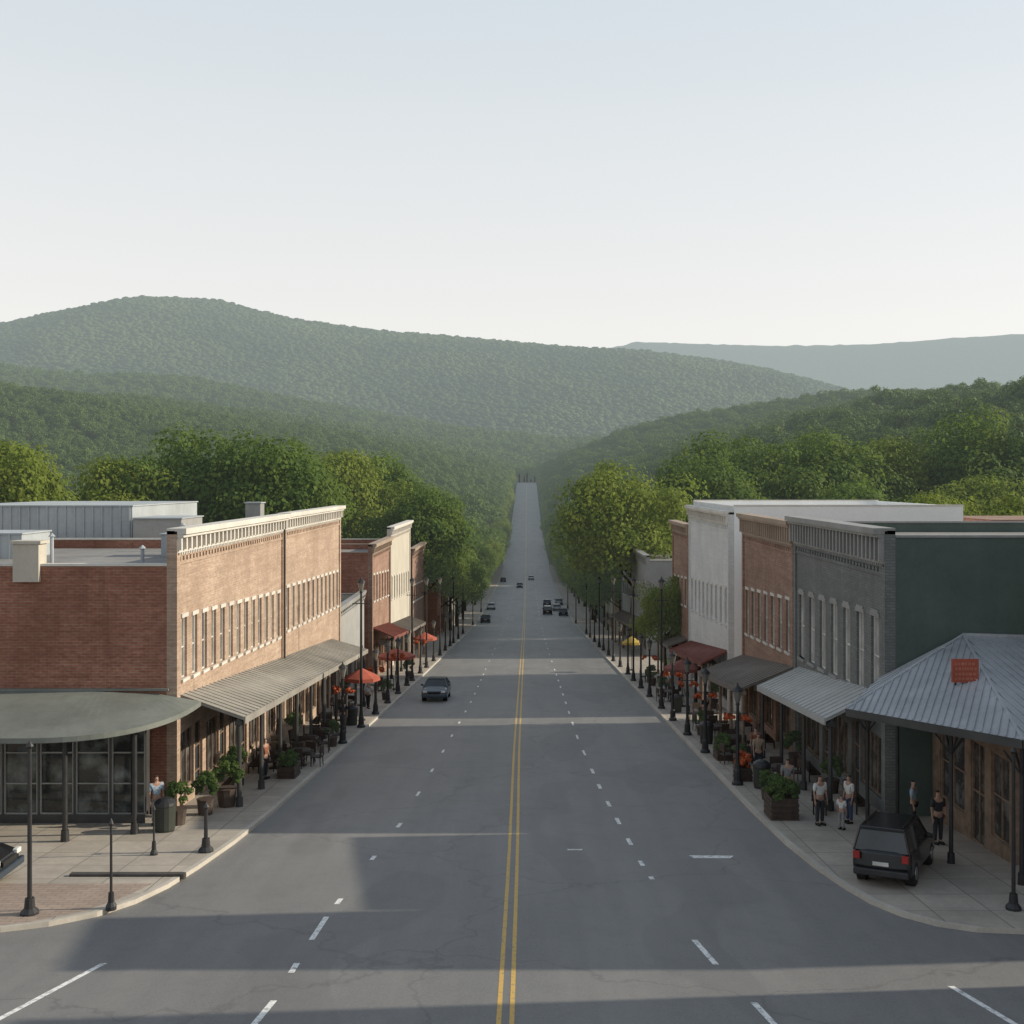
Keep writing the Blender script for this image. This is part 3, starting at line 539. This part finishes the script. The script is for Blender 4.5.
def forest(name,pts,scl,meshes,label,seed):
    r=np.random.default_rng(seed); N=len(pts); me=bpy.data.meshes.new(name); me.vertices.add(N); me.vertices.foreach_set('co',np.asarray(pts).ravel())
    for nm,tp,v in (('scl','FLOAT',scl),('rot','FLOAT',r.random(N)*6.28),('pick','INT',r.integers(0,len(meshes),N).astype(np.int32))):
        a=me.attributes.new(nm,tp,'POINT'); a.data.foreach_set('value',v)
    o=bpy.data.objects.new(name,me); COL.objects.link(o); o['kind']='stuff'; o['label']=label; o['category']='forest'
    c=bpy.data.collections.new(name+'_source')
    for i,m_ in enumerate(meshes):
        q=bpy.data.objects.new('forest_tree',m_); c.objects.link(q)
    ng=bpy.data.node_groups.new(name,'GeometryNodeTree'); ng.interface.new_socket('Geometry',in_out='INPUT',socket_type='NodeSocketGeometry'); ng.interface.new_socket('Geometry',in_out='OUTPUT',socket_type='NodeSocketGeometry')
    n=ng.nodes; l=ng.links; gi=n.new('NodeGroupInput'); go=n.new('NodeGroupOutput'); ip=n.new('GeometryNodeInstanceOnPoints'); ci=n.new('GeometryNodeCollectionInfo'); ci.inputs['Collection'].default_value=c; ci.inputs['Separate Children'].default_value=True; ci.inputs['Reset Children'].default_value=True
    def at(nm,tp):
        a=n.new('GeometryNodeInputNamedAttribute'); a.data_type=tp; a.inputs['Name'].default_value=nm; return a.outputs['Attribute']
    mp=n.new('GeometryNodeMeshToPoints'); l.new(gi.outputs[0],mp.inputs[0]); l.new(mp.outputs[0],ip.inputs['Points']); l.new(ci.outputs[0],ip.inputs['Instance']); ip.inputs['Pick Instance'].default_value=True
    l.new(at('pick','INT'),ip.inputs['Instance Index']); cx=n.new('ShaderNodeCombineXYZ'); l.new(at('rot','FLOAT'),cx.inputs[2]); l.new(cx.outputs[0],ip.inputs['Rotation']); l.new(at('scl','FLOAT'),ip.inputs['Scale']); l.new(ip.outputs[0],go.inputs[0])
    md=o.modifiers.new('scatter','NODES'); md.node_group=ng; return o
def scatter(x0,x1,y0,y1,sp,seed,cond):
    r=np.random.default_rng(seed); X,Y=np.meshgrid(np.arange(x0,x1,sp),np.arange(y0,y1,sp)); X=X.ravel()+r.uniform(-.5,.5,X.size)*sp; Y=Y.ravel()+r.uniform(-.5,.5,Y.size)*sp
    k=cond(X,Y)&(np.abs(X)<.5*Y+60); X,Y=X[k],Y[k]; return np.stack([X,Y,T(X,Y)],1)
fm=[]
for k in range(4): fm.append(shift(crown_mesh('forest_crown',55,110,[(3.9,3.9,3.2),(3.7,3.8,3.5),(4.2,4,3),(3.7,3.7,3.7)][k],.27,k+21,M_FOR,.5),4.2))
def nb(x,y): return (np.abs(x)>17+(y<340)*17+(y>600)*3)
pa_=scatter(-800,800,190,620,13,5,nb); pb_=scatter(-800,800,620,1150,12,8,nb)
sa_=rng.uniform(1.4,2.8,len(pa_))+.7*(rng.random(len(pa_))>.85); sb_=rng.uniform(1.5,2.6,len(pb_))
forest('near_forest',np.concatenate([pa_,pb_]),np.concatenate([sa_,sb_]),fm,'dense broadleaf forest covering the low hills',3)
fm2=[]
for k in range(3): fm2.append(shift(crown_mesh('middle_crown',30,50,[(3.9,3.9,3.2),(3.7,3.8,3.5),(4.2,4,3)][k],.5,k+31,M_FOR,.5),3.4))
pc_=scatter(-1000,1000,1150,1800,13,15,lambda x,y:np.ones_like(x,bool))
forest('middle_forest',pc_,rng.uniform(1.4,2.6,len(pc_))+.5*(rng.random(len(pc_))>.9),fm2,'broadleaf forest covering the middle ridge beyond the town',9)
def blob(seed):
    r=np.random.default_rng(seed); import bmesh
    bm=bmesh.new(); bmesh.ops.create_icosphere(bm,subdivisions=2,radius=1)
    D=r.normal(size=(9,3)); D/=np.linalg.norm(D,axis=1)[:,None]
    for v in bm.verts:
        c=np.array(v.co); k=1+.16*max(0,(D@c).max()-.75)*5-.2*r.random(); v.co=Vector((c[0]*4.6*k,c[1]*4.6*k,c[2]*2.7*k+1.9))
    me=bpy.data.meshes.new('far_crown'); bm.to_mesh(me); bm.free(); me.materials.append(M_FAR); return me
farp=scatter(-1750,1750,1800,3120,9,6,lambda x,y:np.ones_like(x,bool))
forest('distant_forest',farp,rng.uniform(.7,1.6,len(farp))+.7*(rng.random(len(farp))>.9),[blob(i) for i in range(4)],'hazy forest covering the distant mountain',4)
# ------------------------------------------------------------ vehicles
M_TYRE=simple('tyre_rubber',(.02,.02,.02),.85); M_RIM=simple('alloy_rim',(.35,.35,.36),.35,.8); M_CG=glassmat('car_glass',(.012,.014,.016)); M_TL=simple('tail_light_red',(.3,.025,.02),.3); M_HL=simple('headlight_clear',(.6,.6,.58),.15); M_PL=simple('plate_white',(.5,.5,.46),.5)
def carpaint(name,c):
    m=simple(name,c,.3,.2,.1,.5); m.node_tree.nodes['Principled BSDF'].inputs['Coat Weight'].default_value=.5; return m
def make_car(kind,paintm,label):
    suv=kind=='suv'; E=thing('parked_car',(0,0,0),label,'car')
    if suv: prof=[(-2.22,.36),(-2.3,.62),(-2.26,1.02),(-2.18,1.08),(.95,1.06),(1.75,.98),(2.18,.86),(2.28,.6),(2.22,.34)]; gh=[(-2.16,1.05),(-1.98,1.66),(.25,1.70),(1.0,1.03)]; W=.93; wt=.70
    else: prof=[(-2.2,.34),(-2.3,.6),(-2.24,.9),(-2.1,.98),(-1.5,1.0),(.95,.96),(1.8,.86),(2.18,.72),(2.28,.5),(2.2,.3)]; gh=[(-1.8,.97),(-1.15,1.38),(.2,1.42),(1.05,.93)]; W=.89; wt=.6
    m=MB(); sl=[-1,-.97,-.85,-.5,0,.5,.85,.97,1]; n=len(prof); vs=[]
    for s in sl:
        t=abs(s)
        for y,z in prof:
            yy_=y*(1-.07*t**4-(.03 if t==1 else 0)); zz=z-(.05*t**4+(.05 if t==1 else 0))*(z>.7)+(.05 if t==1 and z<.5 else 0); vs.append((s*W,yy_,zz))
    fs=[(k*n+i,k*n+(i+1)%n,(k+1)*n+(i+1)%n,(k+1)*n+i) for k in range(len(sl)-1) for i in range(n)]+[tuple(range(n)),tuple(range(8*n+n-1,8*n-1,-1))]
    m.add(vs,fs); m.obj('body',paintm,E,smooth=False,bevel=.02)
    def hw(z): 
        z0,z1=gh[0][1],gh[2][1]; return W*.95+(wt-W*.95)*min(1,max(0,(z-z0)/(z1-z0)))
    m=MB(); L=[(-hw(z),y,z) for y,z in gh]; R_=[(hw(z),y,z) for y,z in gh]; m.add(L+R_,[(0,1,2,3),(7,6,5,4),(0,4,5,1),(1,5,6,2),(2,6,7,3)]); m.obj('window',M_CG,E)
    m=MB(); a,b=gh[1],gh[2]; m.box(-wt-.02,wt+.02,a[0]-.04,b[0]+.06,a[1]-.03,b[1]+.035)
    for s in (-1,1):
        for (p,q) in ((0,1),(3,2)): m.beam((s*hw(gh[p][1]),gh[p][0],gh[p][1]-.02),(s*hw(gh[q][1]),gh[q][0],gh[q][1]),.07,.07)
        ym=(a[0]+b[0])/2; m.beam((s*(hw(1.0)+.005),ym,1.0),(s*(wt+.01),ym,b[1]),.06,.05)
        if suv: m.beam((s*(hw(1.0)+.005),-1.25,1.0),(s*(wt+.01),-1.2,b[1]),.14,.06); m.beam((s*(wt-.06),a[0]+.1,b[1]+.08),(s*(wt-.06),b[0],b[1]+.08),.04,.04)
    m.obj('roof',paintm,E,bevel=.02)
    for s in (-1,1):
        for yy_ in (-1.38,1.42):
            r=.35 if suv else .32
            c=MB(); c.cyl((s*(W-.22),yy_,r),(s*(W+.005),yy_,r),r,r*.97,18); w=c.obj('wheel',M_TYRE,E,bevel=.02)
            c=MB(); c.cyl((s*(W-.02),yy_,r),(s*(W+.015),yy_,r),r*.62,r*.58,12); c.obj('rim',M_RIM,w)
            c=MB(); c.cyl((s*(W-.3),yy_,r+.03),(s*(W-.012),yy_,r+.03),r+.075,r+.075,18); c.obj('wheel_arch',M_DARK,E)
        tz=.92 if suv else .82
        m=MB(); m.box(s*.66,s*(W-.06),-2.31,-2.2,tz-.1 if not suv else .8,tz+.06 if not suv else 1.02); m.obj('tail_light',M_TL,E,bevel=.01)
        m=MB(); m.box(s*.5,s*(W-.12),2.12,2.26,.62,.76); m.obj('headlight',M_HL,E,bevel=.02)
        m=MB(); m.box(s*(W-.02),s*(W+.17),.72,.86,.98,1.11); m.obj('mirror',paintm,E,bevel=.02)
    m=MB(); m.box(-.25,.25,-2.325,-2.29,.66,.77); m.obj('number_plate',M_PL,E)
    m=MB(); m.box(-W+.06,W-.06,-2.36,-2.2,.34,.55); m.obj('rear_bumper',M_BLACK if suv else paintm,E,bevel=.04)
    m=MB(); m.box(-W+.08,W-.08,2.2,2.34,.28,.5); m.obj('front_bumper',M_BLACK if suv else paintm,E,bevel=.04)
    m=MB(); m.box(-.42,.42,2.24,2.3,.55,.68); m.obj('grille',M_DARK,E)
    return E
def place(src,x,y,yaw,label,group='cars parked along the street',remap=None,dz=0):
    return copy_thing(src,(x,y,g(y)+.01+dz),(-.087*math.cos(math.radians(yaw)) if y<200 else 0,0,-math.radians(yaw)),label=label,group=group,remap=remap)
P_BLK=carpaint('black_paint_car',(.014,.015,.017)); P_BLU=carpaint('blue_paint_car',(.03,.045,.065)); P_SIL=carpaint('silver_paint_car',(.25,.26,.27)); P_WH=carpaint('white_paint_car',(.5,.5,.5)); P_RD=carpaint('red_paint_car',(.2,.03,.02))
suv=make_car('suv',P_BLK,'black sport utility car parked on the corner pavement'); suv.location=(10.85,32.35,g(32.35)+.14); suv.rotation_euler=(-.075,-.04,-math.radians(29)); suv.scale=(.86,.92,.92)
sed=make_car('sedan',P_BLU,'dark blue sedan facing along the street near the kerb'); sed.location=(-6.5,79,g(79)+.01); sed.rotation_euler=(.087,0,math.pi)
def variant(src,pm_):
    d={}
    for ch in src.children:
        nm=ch.name.split('.')[0]
        if nm in('body','roof') and nm not in d:
            me=ch.data.copy(); me.materials[0]=pm_; d[nm]=me
    return d
VS=[(sed,variant(sed,p),l) for p,l in ((P_SIL,'silver sedan parked along the kerb'),(P_WH,'white sedan parked along the kerb'),(P_BLK,'black sedan parked along the kerb'),(P_RD,'dark red sedan parked along the kerb'))]+[(suv,variant(suv,P_BLK),'black sport utility car parked along the kerb')]
for x,y,yaw,v in ((-7.7,205,0,2),(-7.8,240,0,1),(4.2,226,0,4),(7.3,222,0,2),(6.4,236,0,0),(-2.2,330,180,2),(1.4,372,0,1),(-7.8,360,0,2),(4.6,252,0,2),(7.4,256,0,0)):
    s,d,l=VS[v]; place(s,x,y,yaw,l if abs(x)>6.8 else l.replace('parked along the kerb','driving on the street'),remap=d)
place(VS[2][0],-16.95,31.2,90,'black car partly seen on the cross street pavement',dz=.12,remap=VS[2][1])
# ------------------------------------------------------------ street furniture
def lamp(h,kind='short'):
    E=thing('street_lamp',(0,0,0),'black iron street lamp on the pavement','street lamp','street lamps'); m=MB(); m.lathe([(.24,-.1),(.24,.12),(.17,.2),(.15,.6),(.11,.7),(.09,.95)],10); m.obj('base',M_BLACK,E,smooth=False)
    m=MB(); m.cyl((0,0,.9),(0,0,h-.55),.085,.06,8); m.lathe([(.06,h-.6),(.1,h-.55),(.06,h-.45)],8)
    if kind=='tall': m.beam((-.5,0,h-1.2),(.5,0,h-1.2),.05,.05)
    m.obj('post',M_BLACK,E)
    m=MB(); m.lathe([(.1,h-.45),(.19,h-.05),(.2,h)],8); m.obj('lantern',simple('lantern_glass',(.16,.155,.14),.3),E); m=MB(); m.lathe([(.24,h),(.2,h+.1),(.05,h+.22),(.02,h+.36)],8); m.obj('lamp_cap',M_BLACK,E); return E
LS=lamp(3.9); LS.location=(8.75,45.7,g(45.7)+.12); LT=lamp(8.3,'tall'); LT.location=(8.8,72,g(72)+.12)
for x,y in ((8.75,54),(8.75,60),(8.75,66),(8.8,79),(8.8,85),(8.9,97),(8.9,105),(8.9,120),(8.9,128),(8.9,145),(8.9,155),(-9.55,57),(-9.5,69),(-9.5,75),(-9.5,81),(-9.5,87),(-9.5,98),(-9.5,112),(-9.5,128),(-9.5,136),(-9.5,152)): copy_thing(LS,(x,y,g(y)+.12))
for x,y in ((8.8,91),(8.8,112),(8.8,134),(8.9,165),(8.9,200),(-9.5,63),(-9.5,91),(-9.5,104),(-9.5,120),(-9.5,142),(-9.6,165),(-9.6,195),(-9.6,230),(8.9,240)): copy_thing(LT,(x,y,g(y)+.12),label='tall black street lamp pole on the pavement')
def bollard(x,y,h,lab,wide=1.,name='bollard'):
    E=thing(name,(x,y,g(y)+.12),lab,'bollard'); z=g(y)+.1; m=MB(); m.lathe([(.2*wide,z),(.2*wide,z+.1),(.12*wide,z+.2),(.1*wide,z+.45)],10,0,(x,y)); m.obj('base',M_BLACK,E)
    m=MB(); m.cyl((x,y,z+.4),(x,y,z+h-.1),.055*wide,.045*wide,8); m.lathe([(.045*wide,z+h-.12),(.09*wide,z+h-.06),(.06*wide,z+h),(.01,z+h+.08)],8,0,(x,y)); m.obj('post',M_BLACK,E)
bollard(-10.1,34.6,1.5,'thick black iron bollard with flared base near kerb',1.2); bollard(-11.6,34.2,1.5,'slim black iron bollard on the pavement',.6); bollard(-10.85,28.7,2.3,'tall slim black post at the corner kerb',.7)
bollard(-12.75,28.2,4.4,'tall black iron post with flared base at the corner',1.15,'iron_post'); bollard(12.65,28.6,4.2,'tall black iron post at the corner kerb',1.0,'iron_post')
M_DARKW=simple('dark_wood',(.05,.034,.026),.6,0,.4,5)
M_WOODD=simple('dark_pot',(.07,.05,.04),.7,0,.3,4)
def chair():
    E=thing('cafe_chair',(0,0,0),'dark wooden café chair on the pavement','chair','café chairs'); m=MB(); m.box(-.25,.25,-.25,.25,.42,.47); m.obj('seat',M_DARKW,E,bevel=.01)
    m=MB(); m.box(-.25,.25,.2,.25,.6,.95); m.box(-.25,-.2,.2,.25,.46,.602); m.box(.2,.25,.2,.25,.46,.602); m.obj('backrest',M_DARKW,E)
    for a in (-.22,.22):
        for b in (-.22,.22): m=MB(); m.cyl((a,b,0),(a*.9,b*.9,.42),.022,.025,6); m.obj('leg',M_DARKW,E)
    return E
def table():
    E=thing('cafe_table',(0,0,0),'round dark café table on the pavement','table','café tables'); m=MB(); m.lathe([(.42,.7),(.44,.72),(.42,.75)],16); m.obj('table_top',M_DARKW,E); m=MB(); m.lathe([(.25,0),(.24,.04),(.05,.08),(.04,.7)],10); m.obj('pedestal',M_BLACK,E); return E
def planter(bush=M_LEAF[2]):
    E=thing('planter',(0,0,0),'dark pot with leafy bush on the pavement','planter','planters'); m=MB(); m.lathe([(.26,0),(.31,.45),(.34,.55),(.3,.55)],10); m.obj('pot',M_WOODD,E)
    me=shift(crown_mesh('bush',18,90,(.55,.55,.62),.08,77,bush,.5),1.0); o=bpy.data.objects.new('foliage',me); COL.objects.link(o); o.parent=E; return E
def bench():
    E=thing('park_bench',(0,0,0),'dark slatted bench beside the shop front','bench','benches'); m=MB()
    for i in range(4): m.box(-.85,.85,-.24+i*.12,-.15+i*.12,.42,.46)
    m.obj('seat',M_DARKW,E); m=MB()
    for i in range(3): m.box(-.85,.85,.25,.29,.56+i*.13,.66+i*.13)
    m.obj('backrest',M_DARKW,E)
    for s in (-.75,.75): m=MB(); m.box(s-.03,s+.03,-.24,-.19,0,.42); m.box(s-.03,s+.03,.2,.25,0,.95); m.box(s-.028,s+.028,-.19,.2,.36,.41); m.obj('leg',M_BLACK,E)
    return E
def parasol(mat,lab):
    E=thing('parasol',(0,0,0),lab,'parasol'); m=MB(); n=8; vs=[(0,0,3.0)]
    for i in range(n): a=6.283*i/n; vs.append((1.45*math.cos(a),1.45*math.sin(a),2.5))
    for i in range(n): a=6.283*i/n; vs.append((1.47*math.cos(a),1.47*math.sin(a),2.3))
    m.add(vs,[(0,1+i,1+(i+1)%n) for i in range(n)]+[(1+i,1+(i+1)%n,9+(i+1)%n,9+i) for i in range(n)]); m.obj('canopy',mat,E); m=MB(); m.cyl((0,0,0),(0,0,3.05),.04,.03,8); m.lathe([(.3,0),(.28,.08),(.05,.12)],10); m.obj('pole',M_BLACK,E); return E
CH=chair(); TB=table(); PL=planter(); BN=bench(); ZP=.13
def put(o,x,y,r=0): o.location=(x,y,g(y)+ZP); o.rotation_euler=(0,0,r)
put(CH,-10.2,51.2,.4); put(TB,-10.7,52); put(PL,-12.2,38.4); put(BN,-11.9,44.5,-1.57)
random.seed(3)
tabs=((-10.7,54.2),(-11.4,49.6),(-10.6,57),(-11,83),(-11.2,66),(-10.3,50.3),(-11.9,52.3),(-10.9,60.3),(-11.5,70),(10.6,46),(10.4,54.5),(10.2,58.5),(10.6,66),(9.9,51),(10.3,62),(9.9,76),(10.2,90))
for tx,ty in tabs: copy_thing(TB,(tx,ty,g(ty)+ZP))
for tx,ty in ((-10.7,52),)+tabs:
    for a in (0,1.6,3.2,4.7):
        a+=random.uniform(-.3,.3); x=tx+.72*math.cos(a); y=ty+.72*math.sin(a)
        if (abs(tx+10.7)<.01 and ty==52 and a<.4): continue
        copy_thing(CH,(x,y,g(y)+ZP),(0,0,a-1.57))
for x,y,s in ((-11.7,40.0,.95),(-11.3,41.4,1.15),(-12.3,46.5,.9),(-12.3,58,.9),(-9.9,56,.8),(9.6,49.3,.7),(12.2,44,.9),(12.2,50,1),(9.5,60,.8),(-12.2,74,1),(12.2,72,1),(9.8,79,.9),(9.3,42.7,.7),(-9.9,77,.9),(-10,93,1),(9.9,87,1)): copy_thing(PL,(x,y,g(y)+ZP),(0,0,x*y),(s,s,s*1.1))
for x,y,r in ((-12,49,-1.57),(12.1,47,1.57),(12.2,56,1.57),(12.3,62,1.57),(10.9,40.6,1.2),(12.2,40.7,1.57),(-12,63,-1.57)): copy_thing(BN,(x,y,g(y)+ZP),(0,0,r))
def bin_(): 
    E=thing('litter_bin',(0,0,0),'dark round litter bin on the pavement','litter bin','litter bins'); m=MB(); m.lathe([(.3,0),(.33,.1),(.35,.85),(.36,.9)],14); m.obj('bin_body',simple('bin_green',(.03,.035,.028),.6),E); m=MB(); m.lathe([(.38,.9),(.36,1.0),(.2,1.12),(.05,1.16)],14); m.obj('lid',M_BLACK,E); return E
BI=bin_(); put(BI,-12.3,37.4)
for x,y in ((9.6,45),(9.3,57),(-10.2,64),(9.5,70)): copy_thing(BI,(x,y,g(y)+ZP))
def crate(x,y,w,d,h,lab,flower=None):
    E=thing('planter_box',(x,y,g(y)+ZP),lab,'planter box'); z=g(y)+.08; m=MB(); m.box(x-w/2,x+w/2,y-d/2,y+d/2,z,z+h)
    for i in range(int(h/.18)): m.box(x-w/2-.025,x+w/2+.025,y-d/2-.025,y+d/2+.025,z+.03+i*.18,z+.15+i*.18)
    m.obj('box',M_DARKW,E,bevel=.01)
    me=crown_mesh('bush',40,70,(w*.66,d*.6,.55),.09,int(abs(x*7+y)),flower or M_LEAF[2],.5); shift(me,h+.12); o=bpy.data.objects.new('foliage',me); COL.objects.link(o); o.parent=E
crate(9.15,39.6,.95,1.2,.85,'large dark slatted planter box with low shrubs'); crate(9.2,46.9,.6,1.0,.6,'dark slatted planter box with orange flowers',M_ORNG); crate(9.3,52.2,.7,1.2,.6,'dark slatted planter box with low shrubs'); crate(-10.3,47.6,.7,1.2,.6,'dark slatted planter box with low shrubs')
ps=[(parasol(M_RED,'faded red parasol over the café tables'),-9.9,66,.75),(parasol(M_RED,'faded red parasol near the kerb'),-10.0,84,1.0),(parasol(M_MAR,'dark red parasol on the pavement'),10.3,73,.85),(parasol(M_YC,'yellow parasol on the pavement'),9.6,101,.6),(parasol(M_RED,'faded red parasol near the kerb'),-10.0,108,.8)]
for o,x,y,s in ps: o.location=(x,y,g(y)+ZP); o.scale=(s,s,1.05)
for x,y in ((8.75,45.7),(8.75,54),(-9.55,57),(8.75,66),(-9.5,69),(-9.5,81),(8.8,79),(8.75,60),(-9.5,98)):
    E=thing('flower_basket',(x,y,g(y)+2.9),'hanging basket of orange red flowers on lamp post','flower basket','hanging flower baskets')
    for s in (-1,1):
        me=crown_mesh('flowers',12,40,(.24,.24,.2),.08,int(y+s),M_ORNG,.9); o=bpy.data.objects.new('flowers',me); COL.objects.link(o); o.parent=E; o.location=(s*.36,0,0)
    m=MB(); m.beam((x-.4,y,g(y)+3.1),(x+.4,y,g(y)+3.1),.03,.03); m.obj('bracket',M_BLACK,E)
# ------------------------------------------------------------ people
def skin(name,pts,edges,mat,parent,sub=1,root=0):
    me=bpy.data.meshes.new(name); me.from_pydata([p[:3] for p in pts],edges,[]); me.materials.append(mat); o=bpy.data.objects.new(name,me); COL.objects.link(o); o.parent=parent
    o.modifiers.new('skin','SKIN'); 
    sv=me.skin_vertices[0].data
    for i,p in enumerate(pts):
        rx=p[3]; ry=p[4] if len(p)>4 else rx; sv[i].radius=(rx,ry); sv[i].use_root=(i==root)
    s=o.modifiers.new('sub','SUBSURF'); s.levels=sub; s.render_levels=sub; return o
M_SKIN=simple('skin',(.36,.22,.16),.6,0,.08); M_HAIR=simple('dark_hair',(.03,.02,.015),.8)
def person(x,y,yaw,shirt,trous,lab,walk=0.,h=1.75):
    E=thing('person',(x,y,g(y)+ZP),lab,'person'); E.rotation_euler=(0,0,yaw); k=h/1.75; E.scale=(k,k,k); w=walk
    P_=[(0,0,.97,.13,.1),(0,0,1.2,.125,.09),(0,0,1.42,.14,.09),(0,0,1.51,.05,.05),(0,.01,1.6,.075,.085),(0,.01,1.7,.075,.09)]
    Ed=[(0,1),(1,2),(2,3),(3,4),(4,5)]
    P_.append((0,-.09,1.615,.018,.02)); Ed.append((4,6))
    legs=[];arms=[]
    for s in (-1,1):
        o=len(P_); sw=w*s
        L=[(s*.09,0,.9,.085),(s*.1,-.18*sw,.5,.055),(s*.1,-.3*sw+.02,.08,.036),(s*.105,-.3*sw-.12,.035,.035)]
        P_+=L; Ed+=[(0,o),(o,o+1),(o+1,o+2),(o+2,o+3)]; legs.append(L)
        o=len(P_); A=[(s*.19,0,1.43,.052),(s*.23,.10*sw,1.16,.038),(s*.24,.18*sw-.06,.91,.026),(s*.24,.2*sw-.08,.84,.03,.018)]
        P_+=A; Ed+=[(2,o),(o,o+1),(o+1,o+2),(o+2,o+3)]; arms.append(A)
        for j,(dx,dl) in enumerate(((-.03,.075),(-.01,.09),(.01,.085),(.03,.07))):
            q=len(P_); P_+=[(s*.24,A[3][1]+dx,.80,.009),(s*.235,A[3][1]+dx-.01,.80-dl,.008)]; Ed+=[(o+3,q),(q,q+1)]
        q=len(P_); P_+=[(s*.225,A[3][1]-.045,.83,.01),(s*.215,A[3][1]-.06,.79,.009)]; Ed+=[(o+3,q),(q,q+1)]
    skin('body',P_,Ed,M_SKIN,E,1,0)
    sh=[(0,0,.98,.155,.12),(0,0,1.2,.15,.115),(0,0,1.42,.168,.118),(0,0,1.49,.08,.075)]; se=[(0,1),(1,2),(2,3)]
    for A in arms: o=len(sh); sh+=[(A[0][0],A[0][1],A[0][2],.074),((A[0][0]+A[1][0])/2,(A[0][1]+A[1][1])/2,1.29,.066),(A[1][0],A[1][1],1.18,.055)]; se+=[(2,o),(o,o+1),(o+1,o+2)]
    skin('shirt',sh,se,shirt,E,1,0)
    tr=[(0,0,.98,.15,.12)]; te=[]
    for L in legs: o=len(tr); tr+=[(L[0][0],L[0][1],.88,.105),(L[1][0],L[1][1],.5,.078),(L[2][0],L[2][1],.1,.062)]; te+=[(0,o),(o,o+1),(o+1,o+2)]
    skin('trousers',tr,te,trous,E,1,0)
    skin('hair',[(0,.03,1.66,.085,.09),(0,.02,1.73,.08,.085)],[(0,1)],M_HAIR,E,1,0)
    for L in legs: 
        sm=MB(); a=L[2]; sm.box(a[0]-.05,a[0]+.05,a[1]-.2,a[1]+.06,0,.09); me=sm.obj('shoe',M_DARK,None,bevel=.02); me.parent=E
C_W=simple('white_cotton',(.6,.6,.58),.8); C_B=simple('blue_denim',(.05,.07,.12),.85); C_K=simple('dark_cloth',(.03,.03,.035),.85); C_G=simple('grey_cloth',(.22,.22,.22),.85); C_R=simple('rust_cloth',(.25,.09,.05),.85); C_T=simple('tan_cloth',(.3,.24,.17),.85); C_LB=simple('pale_blue_cloth',(.30,.38,.46),.85)
person(10.2,38.3,.3,C_W,C_K,'person in white shirt and dark trousers standing on pavement'); person(10.75,37.6,2.4,C_W,C_G,'child in white shirt beside the adults',0,1.2)
person(11.3,38.6,-1.2,C_W,C_B,'person in white shirt and jeans standing',0,1.7); person(13.2,37.6,1.0,C_LB,C_K,'person in pale blue shirt near the shop door',0,1.72); person(13.3,35.6,.2,C_K,C_K,'person in dark clothes standing under the porch')
person(9.9,41.8,3.0,C_G,C_K,'person in grey shirt walking on the pavement',.7); person(10.5,50.5,3.1,C_R,C_B,'person in rust shirt walking',.8); person(10.2,48.5,0,C_T,C_K,'person in tan shirt walking',.6)
person(-12.9,38.3,.6,C_LB,C_G,'person in pale shirt standing by the porch post'); person(-10.3,61.5,.1,C_K,C_B,'person in dark shirt walking on the pavement',.8); person(-10.4,72,3.0,C_W,C_K,'person in white shirt walking on the pavement',.7); person(-11.2,47,1.2,C_R,C_K,'person in rust shirt standing near the tables')
person(10.4,64,.1,C_K,C_G,'person in dark shirt walking on the pavement',.7); person(10.2,80,3.,C_W,C_B,'person in white shirt walking on the pavement',.7)
# ------------------------------------------------------------ light, world, camera
EL,AZ=23.,5.
d=Vector((math.cos(math.radians(EL))*math.cos(math.radians(AZ)),math.cos(math.radians(EL))*math.sin(math.radians(AZ)),math.sin(math.radians(EL))))
sl=bpy.data.lights.new('sun','SUN'); sl.energy=5.0; sl.angle=math.radians(.5); sl.color=(1,.89,.71); so=bpy.data.objects.new('sun',sl); COL.objects.link(so); so.rotation_euler=(-d).to_track_quat('-Z','Y').to_euler()
w=bpy.data.worlds.new('World'); sc.world=w; w.use_nodes=True; n=w.node_tree.nodes; l=w.node_tree.links; bg=n['Background']
sk=n.new('ShaderNodeTexSky'); sk.sky_type='NISHITA'; sk.sun_disc=False; sk.sun_elevation=math.radians(EL); sk.sun_rotation=math.radians(90-AZ); sk.air_density=1.0; sk.dust_density=1.5; sk.ozone_density=1.0; sk.altitude=200
hs=n.new('ShaderNodeHueSaturation'); hs.inputs['Saturation'].default_value=.45; l.new(sk.outputs[0],hs.inputs['Color'])
tc=n.new('ShaderNodeTexCoord'); sx=n.new('ShaderNodeSeparateXYZ'); l.new(tc.outputs['Generated'],sx.inputs[0])
r=n.new('ShaderNodeValToRGB'); l.new(sx.outputs[2],r.inputs[0]); cr=r.color_ramp; cr.elements[0].position=0; cr.elements[0].color=(1.0,.955,.875,1); cr.elements[1].position=1; cr.elements[1].color=(.24,.31,.42,1)
for p,c in ((.13,(1.0,.97,.92)),(.27,(.90,.92,.92)),(.42,(.76,.85,.90)),(.6,(.46,.54,.63))): e_=cr.elements.new(p); e_.color=(*c,1)
vm=n.new('ShaderNodeVectorMath'); vm.operation='SCALE'; vm.inputs['Scale'].default_value=1/.15; l.new(r.outputs[0],vm.inputs[0])
mx=n.new('ShaderNodeMix'); mx.data_type='RGBA'; mx.inputs[0].default_value=.74; l.new(hs.outputs[0],mx.inputs[6]); l.new(vm.outputs[0],mx.inputs[7]); l.new(mx.outputs[2],bg.inputs[0]); bg.inputs[1].default_value=.15
cd=bpy.data.cameras.new('camera'); co=bpy.data.objects.new('camera',cd); COL.objects.link(co); co.location=(0,0,CAMZ); co.rotation_euler=(math.radians(90),0,0)
cd.sensor_width=36; cd.lens=F*36/1024; cd.clip_end=20000; cd.clip_start=.5
cd.shift_x=-(527-512)/1024; cd.shift_y=-(512-480)/1024
sc.camera=co
